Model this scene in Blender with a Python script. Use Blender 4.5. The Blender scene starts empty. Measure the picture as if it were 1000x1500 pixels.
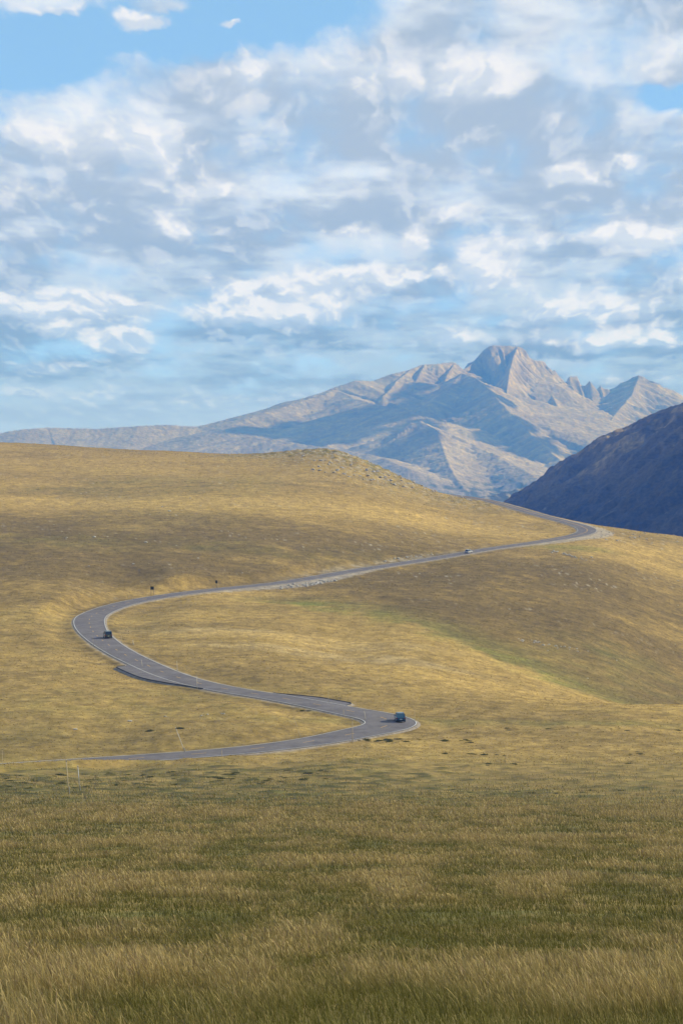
import bpy, bmesh, math, random
import numpy as np
from mathutils import Vector
R = math.radians
random.seed(5)
rng = np.random.default_rng(11)
scene = bpy.context.scene
COL = scene.collection

# ------------------------------------------------------------------ camera
LENS, SENS = 70.0, 24.0
F = 1000 * LENS / SENS
PITCH = math.atan((750 - 634) / F)
CT, ST = math.cos(PITCH), math.sin(PITCH)
cam_d = bpy.data.cameras.new('camera')
cam = bpy.data.objects.new('camera', cam_d)
COL.objects.link(cam)
cam_d.sensor_fit = 'HORIZONTAL'
cam_d.sensor_width = SENS
cam_d.lens = LENS
cam_d.clip_start = 0.3
cam_d.clip_end = 90000
cam.location = (0, 0, 0)
cam.rotation_euler = (math.pi / 2 - PITCH, 0, 0)
scene.camera = cam

def ray(px, py):
    a, b = (px - 500) / F, -(py - 750) / F
    return a, CT + b * ST, -ST + b * CT

def P(px, py, D):
    x, y, z = ray(px, py)
    return np.array((x / y * D, D, z / y * D))

# ------------------------------------------------------------------ noise
def _h(ix, iy, seed):
    n = (ix.astype(np.int64) * 374761393 + iy.astype(np.int64) * 668265263 + seed * 974634777) & 0xffffffff
    n = ((n ^ (n >> 13)) * 1274126177) & 0xffffffff
    return (n ^ (n >> 16)) & 0xffffffff

def gnoise(x, y, seed=0):
    x = np.asarray(x, float); y = np.asarray(y, float)
    ix = np.floor(x); iy = np.floor(y)
    fx = x - ix; fy = y - iy
    def g(ax, ay):
        a = _h(ix + ax, iy + ay, seed) * (2 * math.pi / 4294967296.0)
        return np.cos(a) * (fx - ax) + np.sin(a) * (fy - ay)
    u = fx * fx * fx * (fx * (fx * 6 - 15) + 10)
    v = fy * fy * fy * (fy * (fy * 6 - 15) + 10)
    a = g(0, 0); b = g(1, 0); c = g(0, 1); d = g(1, 1)
    return 1.5 * (a + (b - a) * u + (c - a) * v + (a - b - c + d) * u * v)

def fbm(x, y, oct=5, seed=0, gain=.5, lac=2.03):
    s = 0; a = 1; t = 0
    for i in range(oct):
        s = s + a * gnoise(x + i * 17.3, y - i * 9.1, seed + i)
        t += a; a *= gain; x = x * lac; y = y * lac
    return s / t

def ridged(x, y, oct=5, seed=0, gain=.5):
    s = 0; a = 1; t = 0
    for i in range(oct):
        s = s + a * (1 - 2 * np.abs(gnoise(x, y, seed + i)))
        t += a; a *= gain; x = x * 2.07 + 3.1; y = y * 2.07 - 1.7
    return s / t

def sstep(a, b, x):
    t = np.clip((x - a) / (b - a), 0, 1)
    return t * t * (3 - 2 * t)

# ------------------------------------------------------------------ helpers
def tag(o, label=None, cat=None, group=None, kind=None):
    if label: o['label'] = label
    if cat: o['category'] = cat
    if group: o['group'] = group
    if kind: o['kind'] = kind
    return o

def link(name, me, mat=None, parent=None):
    o = bpy.data.objects.new(name, me)
    COL.objects.link(o)
    if mat is not None: me.materials.append(mat)
    if parent is not None: o.parent = parent
    return o

def empty(name, loc, rz=0):
    o = bpy.data.objects.new(name, None)
    COL.objects.link(o)
    o.location = loc; o.rotation_euler = (0, 0, rz)
    o.empty_display_size = .3
    return o

def np_mesh(name, verts, faces, k=4, colors=None, smooth=True):
    """faces: (n,k) int array"""
    me = bpy.data.meshes.new(name)
    verts = np.ascontiguousarray(verts, dtype=np.float32)
    faces = np.ascontiguousarray(faces, dtype=np.int32)
    me.vertices.add(len(verts)); me.vertices.foreach_set('co', verts.ravel())
    me.loops.add(faces.size); me.loops.foreach_set('vertex_index', faces.ravel())
    me.polygons.add(len(faces))
    me.polygons.foreach_set('loop_start', np.arange(0, faces.size, k, dtype=np.int32))
    me.polygons.foreach_set('loop_total', np.full(len(faces), k, dtype=np.int32))
    me.polygons.foreach_set('use_smooth', np.full(len(faces), smooth))
    me.update(calc_edges=True)
    if colors is not None:
        c = np.ones((len(verts), 4), np.float32); c[:, :3] = colors
        at = me.color_attributes.new('Col', 'FLOAT_COLOR', 'POINT')
        at.data.foreach_set('color', c.ravel())
    return me

def grid_faces(nr, nc, wrap=False):
    i = np.arange(nr - 1)[:, None]; j = np.arange(nc if wrap else nc - 1)[None, :]
    j2 = (j + 1) % nc
    return np.stack([i * nc + j, i * nc + j2, (i + 1) * nc + j2, (i + 1) * nc + j], -1).reshape(-1, 4)

# ------------------------------------------------------------------ materials
def new_mat(name):
    m = bpy.data.materials.new(name); m.use_nodes = True
    return m, m.node_tree, m.node_tree.nodes['Principled BSDF']

def mat(name, col, rough=.7, metal=0., spec=.5, noise=0.0, scale=20., bump=0.0, emit=None, coat=0):
    m, nt, b = new_mat(name)
    b.inputs['Base Color'].default_value = (*col, 1)
    b.inputs['Roughness'].default_value = rough
    b.inputs['Metallic'].default_value = metal
    b.inputs['Specular IOR Level'].default_value = spec
    b.inputs['Coat Weight'].default_value = coat
    tc = nt.nodes.new('ShaderNodeTexCoord')
    nz = nt.nodes.new('ShaderNodeTexNoise'); nz.inputs['Scale'].default_value = scale
    nz.inputs['Detail'].default_value = 5
    nt.links.new(tc.outputs['Object'], nz.inputs['Vector'])
    mr = nt.nodes.new('ShaderNodeMapRange')
    mr.inputs['From Min'].default_value = .3; mr.inputs['From Max'].default_value = .7
    mr.inputs['To Min'].default_value = 1 - noise; mr.inputs['To Max'].default_value = 1 + noise
    nt.links.new(nz.outputs['Fac'], mr.inputs['Value'])
    mx = nt.nodes.new('ShaderNodeVectorMath'); mx.operation = 'SCALE'
    mx.inputs[0].default_value = col
    nt.links.new(mr.outputs[0], mx.inputs['Scale'])
    nt.links.new(mx.outputs[0], b.inputs['Base Color'])
    if bump:
        bp = nt.nodes.new('ShaderNodeBump'); bp.inputs['Strength'].default_value = bump
        bp.inputs['Distance'].default_value = .05
        nt.links.new(nz.outputs['Fac'], bp.inputs['Height'])
        nt.links.new(bp.outputs[0], b.inputs['Normal'])
    return m

def mat_vcol(name, rough=.95, spec=.15, nscale=1.0, namp=.25, bump=0., bdist=.1, streak=None, translucent=0., nscale2=None):
    m, nt, b = new_mat(name)
    N = nt.nodes; L = nt.links
    at = N.new('ShaderNodeAttribute'); at.attribute_name = 'Col'
    tc = N.new('ShaderNodeTexCoord')
    nz = N.new('ShaderNodeTexNoise'); nz.inputs['Scale'].default_value = nscale
    nz.inputs['Detail'].default_value = 6; nz.inputs['Roughness'].default_value = .65
    L.new(tc.outputs['Object'], nz.inputs['Vector'])
    mr = N.new('ShaderNodeMapRange')
    mr.inputs['From Min'].default_value = .28; mr.inputs['From Max'].default_value = .72
    mr.inputs['To Min'].default_value = 1 - namp; mr.inputs['To Max'].default_value = 1 + namp
    L.new(nz.outputs['Fac'], mr.inputs['Value'])
    out = mr.outputs[0]
    if nscale2:
        n2 = N.new('ShaderNodeTexNoise'); n2.inputs['Scale'].default_value = nscale2
        n2.inputs['Detail'].default_value = 3; n2.inputs['Roughness'].default_value = .6
        L.new(tc.outputs['Object'], n2.inputs['Vector'])
        m2 = N.new('ShaderNodeMapRange')
        m2.inputs['From Min'].default_value = .3; m2.inputs['From Max'].default_value = .7
        m2.inputs['To Min'].default_value = 1 - namp; m2.inputs['To Max'].default_value = 1 + namp
        L.new(n2.outputs['Fac'], m2.inputs['Value'])
        mm = N.new('ShaderNodeMath'); mm.operation = 'MULTIPLY'
        L.new(out, mm.inputs[0]); L.new(m2.outputs[0], mm.inputs[1]); out = mm.outputs[0]
    sc = N.new('ShaderNodeVectorMath'); sc.operation = 'SCALE'
    L.new(at.outputs['Color'], sc.inputs[0]); L.new(out, sc.inputs['Scale'])
    L.new(sc.outputs[0], b.inputs['Base Color'])
    b.inputs['Roughness'].default_value = rough
    b.inputs['Specular IOR Level'].default_value = spec
    if bump:
        bp = N.new('ShaderNodeBump'); bp.inputs['Strength'].default_value = bump
        bp.inputs['Distance'].default_value = bdist
        L.new(nz.outputs['Fac'], bp.inputs['Height']); L.new(bp.outputs[0], b.inputs['Normal'])
    if translucent:
        tr = N.new('ShaderNodeBsdfTranslucent'); L.new(sc.outputs[0], tr.inputs['Color'])
        ms = N.new('ShaderNodeMixShader'); ms.inputs[0].default_value = translucent
        L.new(b.outputs[0], ms.inputs[1]); L.new(tr.outputs[0], ms.inputs[2])
        L.new(ms.outputs[0], N['Material Output'].inputs['Surface'])
    return m

# ------------------------------------------------------------------ road centreline
# (photo column, photo row, metres away) of the centreline, turned into world points
ROAD = [(-330, 1136, 318), (-200, 1132, 325), (-90, 1129, 333), (0, 1125, 341), (100, 1119, 349), (190, 1112.5, 354.5), (270, 1106, 359), (350, 1100, 364), (430, 1090, 371), (490, 1080.5, 379),
        (535, 1071.5, 387), (563, 1066, 392), (575, 1060, 397), (568, 1053.5, 403), (545, 1048, 408.5), (512, 1042.5, 414), (478, 1034, 421),
        (440, 1027.5, 429), (400, 1021, 438), (345, 1012, 449), (290, 1001.5, 463), (250, 989, 478), (220, 977, 494), (180, 957.5, 521),
        (152, 940, 550), (134, 922, 582), (131, 907, 612), (141, 899, 635), (165, 889.5, 658), (200, 880, 677), (250, 871.5, 696), (300, 865, 712),
        (350, 860, 727), (400, 855, 744), (450, 848, 766), (500, 839, 790), (550, 831, 816), (600, 823.5, 843), (650, 815.5, 871),
        (700, 806.5, 902), (740, 800.5, 930), (780, 795, 958), (815, 789.5, 985), (845, 784, 1008), (860, 777.5, 1035), (850, 770.5, 1062),
        (822, 762.5, 1095), (790, 754.5, 1135), (755, 744, 1180), (730, 737, 1220), (705, 731, 1265), (670, 726, 1330), (630, 722, 1420), (590, 720, 1520)]
ctrl = np.array([P(*r) for r in ROAD])
def catmull(p, n=14):
    out = []
    for i in range(len(p) - 1):
        p0, p1, p2, p3 = p[max(i - 1, 0)], p[i], p[i + 1], p[min(i + 2, len(p) - 1)]
        for t in np.linspace(0, 1, n, endpoint=False):
            out.append(.5 * (2 * p1 + (p2 - p0) * t + (2 * p0 - 5 * p1 + 4 * p2 - p3) * t * t + (3 * p1 - p0 - 3 * p2 + p3) * t ** 3))
    out.append(p[-1]); return np.array(out)
def resample(c, step):
    s = np.r_[0, np.cumsum(np.linalg.norm(np.diff(c[:, :2], axis=0), axis=1))]
    q = np.arange(0, s[-1], step)
    return np.stack([np.interp(q, s, c[:, k]) for k in range(3)], 1)
cl = resample(catmull(ctrl), 1.5)
def smooth1(a, n):
    k = np.hanning(n + 2)[1:-1]; k /= k.sum(); h = n // 2
    b = np.r_[np.full(h, a[0]) + (np.arange(-h, 0)) * (a[1] - a[0]), a, np.full(h, a[-1]) + (np.arange(1, h + 1)) * (a[-1] - a[-2])]
    return np.convolve(b, k, 'valid')[:len(a)]
cl[:, 0] = smooth1(cl[:, 0], 11); cl[:, 1] = smooth1(cl[:, 1], 11)
cl[:, 2] = smooth1(cl[:, 2], 41)
cl = resample(cl, 1.5)
tan = np.gradient(cl[:, :2], axis=0); tan /= np.linalg.norm(tan, axis=1)[:, None]
nrm = np.stack([tan[:, 1], -tan[:, 0]], 1)             # points to the right of travel
NCL = len(cl)
def idx_near(px, py, D):
    p = P(px, py, D)
    return int(np.argmin(((cl[:, :2] - p[:2]) ** 2).sum(1)))

# ------------------------------------------------------------------ terrain
CTRL = []
def colpts(px, lst):
    for (py, D) in lst: CTRL.append((px, py, D))
near = [(1, -1.72), (3, -1.95), (7, -2.75), (12, -4.0), (18, -5.35), (30, -8.15), (60, -14.2), (120, -24.9), (180, -34.9)]
for px in (-250, 100, 400, 650, 900, 1250):
    for (D, z) in near:
        CTRL.append((px, None, D, z))
colpts(-250, [(1166, 250), (1140, 300), (1124, 395 - 20), (1062, 395), (1000, 460), (940, 545), (880, 640), (830, 740), (780, 860), (730, 1020), (690, 1200), (662, 1400), (645, 1600), (680, 2000)])
colpts(0, [(1165, 250), (1136, 305), (1128, 330), (1060, 396), (1000, 460), (940, 545), (880, 640), (830, 740), (780, 860), (730, 1020), (690, 1200), (662, 1420), (648, 1590), (690, 2000)])
colpts(100, [(1165, 251), (1124, 334), (1060, 396), (960, 514), (860, 680), (800, 810), (740, 1000), (700, 1170), (653, 1570), (695, 2000)])
colpts(250, [(1165, 252), (1130, 318), (1060, 396), (1030, 430), (940, 555), (905, 615), (850, 712), (820, 775), (770, 900), (720, 1070), (685, 1260), (661, 1500), (700, 1900)])
colpts(400, [(1160, 262), (1110, 345), (1050, 405), (980, 492), (930, 570), (890, 655), (820, 800), (770, 920), (720, 1080), (685, 1260), (664, 1470), (715, 1850)])
colpts(500, [(1160, 262), (1120, 320), (1090, 366), (1060, 397), (1000, 474), (950, 560), (900, 642), (870, 705), (800, 865), (740, 1030), (700, 1200), (663, 1440), (730, 1750)])
colpts(600, [(1150, 280), (1100, 352), (1060, 402), (1020, 450), (985, 508), (950, 560), (910, 628), (870, 715), (790, 925), (750, 1040), (725, 1180), (706, 1330), (780, 1650)])
colpts(700, [(1150, 282), (1085, 373), (1050, 415), (1033, 440), (1000, 508), (975, 548), (950, 585), (900, 670), (850, 775), (785, 985), (760, 1080), (750, 1130)])
colpts(720, [(820, 1550)])
colpts(790, [(1140, 298), (1080, 380), (1038, 438), (1018, 505), (992, 550), (940, 630), (880, 735), (820, 880), (775, 1050)])
colpts(890, [(1140, 298), (1080, 380), (1036, 440), (1034, 500), (1026, 535), (980, 610), (920, 700), (860, 815), (800, 960), (775, 1075)])
colpts(800, [(757, 1160), (830, 1400)])
colpts(900, [(772, 1110), (840, 1350)])
colpts(1000, [(1160, 265), (1120, 325), (1080, 382), (1050, 425), (1036, 446), (1042, 520), (1032, 590), (980, 675), (920, 770), (860, 880), (815, 985), (786, 1080), (840, 1300)])
colpts(1250, [(1160, 265), (1120, 325), (1080, 382), (1036, 448), (1040, 520), (1030, 590), (980, 675), (920, 780), (870, 890), (835, 1000), (815, 1080), (860, 1300)])
pts = []
for c in CTRL:
    if c[1] is None:
        pts.append(((c[0] - 500) / F, math.log(c[2]), c[3] / c[2]))
    else:
        p = P(*c[:3]); pts.append((p[0] / p[1], math.log(p[1]), p[2] / p[1]))
for i in range(40, NCL, 26):
    p = cl[i]
    if p[1] < 1250: pts.append((p[0] / p[1], math.log(p[1]), p[2] / p[1]))
pts = np.array(pts); US = 4.0
A = np.stack([pts[:, 0] * US, pts[:, 1]], 1); B = pts[:, 2].copy()
def _k(r2): return .5 * r2 * np.log(r2 + 1e-12)
n = len(A)
K = _k(((A[:, None] - A[None]) ** 2).sum(-1)) + np.eye(n) * 2e-4
Pm = np.c_[np.ones(n), A]
W = np.linalg.solve(np.block([[K, Pm], [Pm.T, np.zeros((3, 3))]]), np.r_[B, np.zeros(3)])
def tps(u, w):
    sh = u.shape; u = u.ravel() * US; w = w.ravel(); out = np.empty(u.size)
    for s in range(0, u.size, 60000):
        e = slice(s, s + 60000)
        d = (u[e, None] - A[None, :, 0]) ** 2 + (w[e, None] - A[None, :, 1]) ** 2
        out[e] = _k(d) @ W[:n] + W[n] + W[n + 1] * u[e] + W[n + 2] * w[e]
    return out.reshape(sh)
# tps table in (u, w) for speed
TU = np.linspace(-.27, .27, 271); TW = np.linspace(0, math.log(2400), 900)
TAB = tps(*np.meshgrid(TU, TW, indexing='ij'))
def tab(u, w):
    fu = np.clip((u - TU[0]) / (TU[1] - TU[0]), 0, len(TU) - 1.001); fw = np.clip((w - TW[0]) / (TW[1] - TW[0]), 0, len(TW) - 1.001)
    i = fu.astype(int); j = fw.astype(int); a = fu - i; b = fw - j
    return (TAB[i, j] * (1 - a) * (1 - b) + TAB[i + 1, j] * a * (1 - b) + TAB[i, j + 1] * (1 - a) * b + TAB[i + 1, j + 1] * a * b)

def road_dist(x, y):
    """distance to the centreline, signed side, interpolated road height, index"""
    x = np.asarray(x, float).ravel(); y = np.asarray(y, float).ravel()
    d = np.full(x.size, 1e3); side = np.zeros(x.size); zr = np.zeros(x.size); ix = np.zeros(x.size, int)
    sel = np.where((y > 290) & (y < 1560) & (np.abs(x / np.maximum(y, 1)) < .33))[0]
    for s in range(0, len(sel), 8000):
        e = sel[s:s + 8000]
        y0, y1 = y[e].min() - 40, y[e].max() + 40
        k = np.where((cl[:, 1] > y0) & (cl[:, 1] < y1))[0]
        if len(k) == 0: continue
        q = (x[e, None] - cl[None, k, 0]) ** 2 + (y[e, None] - cl[None, k, 1]) ** 2
        m = k[np.argmin(q, 1)]
        dx = x[e] - cl[m, 0]; dy = y[e] - cl[m, 1]
        lat = dx * nrm[m, 0] + dy * nrm[m, 1]; lon = dx * tan[m, 0] + dy * tan[m, 1]
        m2 = np.clip(m + np.sign(lon).astype(int), 0, NCL - 1)
        t = np.clip(np.abs(lon) / 1.5, 0, 1)
        d[e] = np.sqrt(lat ** 2 + np.maximum(np.abs(lon) - .8, 0) ** 2); side[e] = lat
        zr[e] = cl[m, 2] * (1 - t) + cl[m2, 2] * t; ix[e] = m
    return d, side, zr, ix

def seg_dist(x, y, line):
    d = np.full(x.shape, 1e9)
    for a, b in zip(line[:-1], line[1:]):
        ab = b[:2] - a[:2]; t = np.clip(((x - a[0]) * ab[0] + (y - a[1]) * ab[1]) / (ab @ ab), 0, 1)
        d = np.minimum(d, np.hypot(x - a[0] - t * ab[0], y - a[1] - t * ab[1]))
    return d

IBANK = idx_near(430, 1090, 371)
BROW = np.array([P(455, 672, 1395), P(520, 676, 1375), P(560, 690, 1340), P(610, 710, 1285), P(660, 722, 1235), P(700, 731, 1190)])

def terrain(x, y, want=False):
    x = np.asarray(x, float); y = np.asarray(y, float); sh = x.shape
    x = x.ravel(); y = y.ravel()
    r = np.maximum(np.hypot(x, y), .5)
    az = np.arctan2(x, y); AZ = .245
    azc = np.clip(az, -AZ, AZ)
    u = np.tan(azc) * (1 - sstep(1.3, 3.1, np.abs(az)))
    D = r * np.cos(azc)
    z = tab(u, np.log(np.maximum(D, 1))) * D
    z = np.where(D < 1, -1.78, z)
    far = sstep(1900, 3000, r)
    z = z * (1 - far) - 620 * far
    # relief of the ground
    z = z + fbm(x / 90, y / 90, 4, 3) * 1.3 * sstep(250, 800, r)
    z = z + fbm(x / 26, y / 26, 4, 7) * .38 * sstep(60, 400, r)
    z = z + fbm(x / 7, y / 7, 3, 9) * .10 * sstep(12, 70, r) 
    z = z + fbm(x / 2.3, y / 2.3, 3, 19) * .06 * sstep(2, 12, r) * (1 - sstep(80, 200, r))
    hm = np.maximum(0, gnoise(x / 3.6, y / 3.6, 33)) * sstep(200, 240, r) * (1 - sstep(500, 600, r))
    z = z + hm * .35
    bd = seg_dist(x, y, BROW)
    rk = np.exp(-(bd / 58) ** 2) * (1 - .5 * sstep(15, 45, x))
    z = z + rk * (np.abs(gnoise(x / 7, y / 7, 41)) * 2.2 + np.abs(gnoise(x / 3, y / 3, 42)) * 1.0)
    d, side, zr, ix = road_dist(x, y)
    # embankments: fill below the road on the viewer's side, cut above it
    w = 1 - sstep(5.2, 17, d)
    z = z * (1 - w) + (zr - .22 - np.clip(d - 5, 0, 6) * .10) * w
    hb = np.exp(-((side - 8.6) / 2.8) ** 2) * 2.15 * (1 - sstep(-.135, -.050, x / np.maximum(y, 1))) * (ix < IBANK) * (d < 30)
    z = z + hb
    if want: return z.reshape(sh), d.reshape(sh), side.reshape(sh), ix.reshape(sh), rk.reshape(sh)
    return z.reshape(sh)

def ground(px, py, d0=6., d1=1700.):
    """first hit of the sight line with the terrain"""
    D = np.exp(np.linspace(math.log(d0), math.log(d1), 1600))
    x, y, z = ray(px, py)
    X = x / y * D; Z = z / y * D
    t = terrain(X, D)
    k = np.where(Z < t)[0]
    k = k[0] if len(k) else len(D) - 1
    if k > 0:
        a = Z[k - 1] - t[k - 1]; b = Z[k] - t[k]; f = a / (a - b) if a != b else 0
        Dk = D[k - 1] + (D[k] - D[k - 1]) * f
    else: Dk = D[k]
    Xk = x / y * Dk
    return np.array((Xk, Dk, float(terrain(np.array([Xk]), np.array([Dk]))[0])))

# radial grid: fine where one can look from near the photographer's place, coarse elsewhere
a_in = np.arange(-R(12.5), R(12.5) + 1e-6, R(.05))
a_out = [a_in[-1]]; st = R(.06)
while a_out[-1] < math.pi - .02:
    a_out.append(a_out[-1] + st); st = min(st * 1.09, R(7))
a_out = np.array(a_out[1:]); a_out = a_in[-1] + (a_out - a_in[-1]) * ((math.pi - a_in[-1]) / (a_out[-1] - a_in[-1]))
angs = np.r_[-a_out[::-1][1:], a_in, a_out]             # full circle, wrapped
rad = [.6]
while rad[-1] < 1720: rad.append(rad[-1] * 1.0046 if rad[-1] > 5 else rad[-1] * 1.03)
while rad[-1] < 17500: rad.append(rad[-1] * 1.05)
rad = np.array(rad)
RR, AA = np.meshgrid(rad, angs, indexing='ij')
GX = RR * np.sin(AA); GY = RR * np.cos(AA)
GZ, GD, GS, GI, GK = terrain(GX, GY, True)

def patch(x, y, px, py, rx, ry, rot=0, seed=0, warp=.5, soft=.5):
    """soft irregular patch of vegetation colour or painted shade centred on a spot of the ground; rx, ry metres"""
    c = ground(px, py)
    dx = x - c[0]; dy = y - c[1]
    cr, sr = math.cos(rot), math.sin(rot)
    a = (dx * cr + dy * sr) / rx; b = (-dx * sr + dy * cr) / ry
    out = np.zeros(x.shape)
    m = (np.abs(a) < 3) & (np.abs(b) < 3)
    q = np.sqrt(a[m] ** 2 + b[m] ** 2) + warp * fbm(x[m] / (rx * .6), y[m] / (rx * .6), 4, 50 + seed)
    out[m] = 1 - sstep(1 - soft, 1 + soft, q)
    return out

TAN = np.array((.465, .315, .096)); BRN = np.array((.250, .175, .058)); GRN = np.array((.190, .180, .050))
DGR = np.array((.100, .100, .030)); PAL = np.array((.50, .37, .17)); ROCK = np.array((.42, .38, .32)); YGR = np.array((.25, .25, .05))
def mix(a, b, t): return a * (1 - t[..., None]) + b * t[..., None]
GULLY = np.array([ground(*p) for p in ((430, 884), (520, 896), (600, 912), (700, 950), (760, 972), (820, 998), (880, 1022))])
def ground_colour(x, y, z, d, rk):
    r = np.hypot(x, y)
    n1 = fbm(x / 60, y / 60, 5, 101); n2 = fbm(x / 17, y / 17, 5, 111); n3 = fbm(x / 4.5, y / 4.5, 4, 121); n4 = fbm(x / 160, y / 160, 4, 131)
    n5 = fbm(x / 9, y / 9, 4, 141)
    c = np.broadcast_to(TAN, x.shape + (3,)).copy()
    c = mix(c, BRN, np.clip(.40 + 1.1 * n1 + .45 * n2, 0, 1) * .8)
    c = mix(c, BRN, np.clip(.05 + 1.6 * fbm(x / 75, y / 30, 5, 151), 0, 1) * .75)
    c = mix(c, GRN, np.clip(-.05 + 1.3 * n4 + .6 * n5, 0, 1) * .6)
    c = mix(c, PAL, np.clip(-.1 + .8 * n3 + .5 * n2, 0, 1) * .35)
    for (px, py, rx, ry, rot, colr, s) in VEG_SHADE:
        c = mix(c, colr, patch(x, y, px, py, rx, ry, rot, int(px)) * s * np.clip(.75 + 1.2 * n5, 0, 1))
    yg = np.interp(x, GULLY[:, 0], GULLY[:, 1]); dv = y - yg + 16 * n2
    fs_shade = sstep(-2, 16, dv) * sstep(-30, 20, x + 20 * n2) * (1 - sstep(860, 985, y + 40 * n1 + .35 * x)) * (1 - sstep(GULLY[-1, 0] + 120, GULLY[-1, 0] + 200, x))
    c = mix(c, BRN * .70, fs_shade * np.clip(.62 + 1.1 * n1 + .8 * n2, 0, 1))  # shade of the far slope painted in as darker brown
    sp = sstep(-90, -12, dv) * (1 - sstep(-12, 0, dv)) * sstep(0, 40, x); c = mix(c, TAN * 1.08, sp * .7)  # sunlit side of the spur painted lighter
    ul_shade = sstep(690, 745, y + 40 * n1) * (1 - sstep(850, 985, y + 90 * n1 + .25 * x)) * (1 - sstep(40, 110, x)) * (1 - fs_shade)
    c = mix(c, BRN * .74, ul_shade * np.clip(.68 + 1.2 * n1 + .8 * n2, 0, 1))  # band of cloud shade painted into the hillside colour
    gd = seg_dist(x, y, GULLY) + 14 * fbm(x / 20, y / 20, 4, 161)
    c = mix(c, YGR, (1 - sstep(1, 12, gd)) * .5 * np.clip(.7 + 2 * n5, 0, 1))
    c = mix(c, GRN, (1 - sstep(6, 34, gd)) * .35 * sstep(-6, 4, dv))
    # near slope: greener, browner, patchy
    nr = 1 - sstep(235, 385, r + 70 * n1 + 22 * n2)
    c = mix(c, mix(np.broadcast_to(np.array((.275, .200, .062)), c.shape), np.array((.125, .12, .034)), np.clip(.42 + 1.7 * n5 + 1.1 * n3, 0, 1)), nr * .92)
    hm = np.maximum(0, gnoise(x / 3.6, y / 3.6, 33) + .1) * sstep(215, 250, r) * (1 - sstep(316, 342, r)) * (.35 + .65 * (1 - sstep(-10, 25, x))) * np.clip(.8 + 2.5 * n2, .15, 1)
    c = mix(c, np.array((.06, .066, .018)), np.clip(hm * 2.3, 0, .75))
    # bare stones on the brow
    st = np.clip(gnoise(x / 2.6, y / 7., 171) * 5 - .9, 0, 1) * rk
    c = mix(c, DGR * 1.3, rk * .75 * np.clip(.65 + 2.5 * n5, 0, 1)); c = mix(c, ROCK * 1.1, st * .85)
    rs = np.clip(gnoise(x / 1.7, y / 1.7, 181) * 5 - 2.6, 0, 1) * np.clip(n1 * 3, 0, 1) * sstep(600, 800, r)
    c = mix(c, ROCK * 1.15, rs * .7)
    return c * (1 + .14 * n3 + .06 * n2 + .22 * fbm(x / 1.2, y / 1.2, 2, 199))[..., None]
VEG_SHADE = [  # plants, and cloud shade painted brown: seat of the patch in the photo, radii in metres, heading, colour, strength
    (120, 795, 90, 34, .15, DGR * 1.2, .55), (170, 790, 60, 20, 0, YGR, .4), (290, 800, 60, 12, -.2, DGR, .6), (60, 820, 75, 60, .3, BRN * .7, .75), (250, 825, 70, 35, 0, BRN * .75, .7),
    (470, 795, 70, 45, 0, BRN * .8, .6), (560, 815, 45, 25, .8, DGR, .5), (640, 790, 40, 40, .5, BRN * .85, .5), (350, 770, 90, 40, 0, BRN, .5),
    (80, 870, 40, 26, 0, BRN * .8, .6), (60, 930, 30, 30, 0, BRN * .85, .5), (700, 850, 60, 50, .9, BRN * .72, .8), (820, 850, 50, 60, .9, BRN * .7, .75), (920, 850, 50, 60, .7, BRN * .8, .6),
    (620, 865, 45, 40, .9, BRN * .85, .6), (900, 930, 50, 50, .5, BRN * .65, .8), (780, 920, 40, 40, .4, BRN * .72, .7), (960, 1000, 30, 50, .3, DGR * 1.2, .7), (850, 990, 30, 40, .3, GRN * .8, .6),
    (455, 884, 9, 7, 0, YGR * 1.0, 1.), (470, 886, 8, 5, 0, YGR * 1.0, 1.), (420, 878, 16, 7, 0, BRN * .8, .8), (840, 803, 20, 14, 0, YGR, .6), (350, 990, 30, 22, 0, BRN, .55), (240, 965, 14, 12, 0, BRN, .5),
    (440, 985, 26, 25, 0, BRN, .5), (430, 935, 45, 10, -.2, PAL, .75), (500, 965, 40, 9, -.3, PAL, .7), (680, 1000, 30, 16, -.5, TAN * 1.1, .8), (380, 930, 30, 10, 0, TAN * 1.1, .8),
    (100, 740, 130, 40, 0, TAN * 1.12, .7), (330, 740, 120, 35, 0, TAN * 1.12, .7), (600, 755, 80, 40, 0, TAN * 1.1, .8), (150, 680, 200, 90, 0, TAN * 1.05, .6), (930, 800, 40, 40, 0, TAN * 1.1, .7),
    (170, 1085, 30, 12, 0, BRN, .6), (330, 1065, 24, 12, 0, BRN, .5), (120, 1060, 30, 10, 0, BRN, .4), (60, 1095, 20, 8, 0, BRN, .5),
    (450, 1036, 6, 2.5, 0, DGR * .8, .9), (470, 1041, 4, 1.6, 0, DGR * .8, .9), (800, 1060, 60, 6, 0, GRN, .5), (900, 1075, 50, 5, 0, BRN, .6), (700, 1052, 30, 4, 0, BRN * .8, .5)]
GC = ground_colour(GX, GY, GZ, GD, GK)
# gravel verge beside the asphalt, wide at the far bend and where the road is built out
def verge_width(ix, side):
    s = ix * 1.5
    a = np.exp(-((ix - IA) * 1.5 / 70.) ** 2) * 9 * (side > 0)
    b = np.exp(-((ix - IB) * 1.5 / 45.) ** 2) * 8 * (side > 0)
    return 4.5 + a + b
IA, IB = idx_near(850, 782, 1020), idx_near(425, 853, 755)
vg = 1 - sstep(verge_width(GI, GS) - .6, verge_width(GI, GS) + 1.0, GD + fbm(GX / 3, GY / 3, 3, 191) * 1.2)
GC = mix(GC, np.array((.42, .37, .31)), vg * .75)
cut = (1 - sstep(6, 15, GD)) * (GS < 0) * np.exp(-((GI - idx_near(600, 823, 843)) * 1.5 / 75.) ** 2)
GC = mix(GC, np.array((.46, .40, .30)), np.clip(cut * (.5 + 2 * fbm(GX / 4, GY / 4, 3, 77)), 0, .8))
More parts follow.
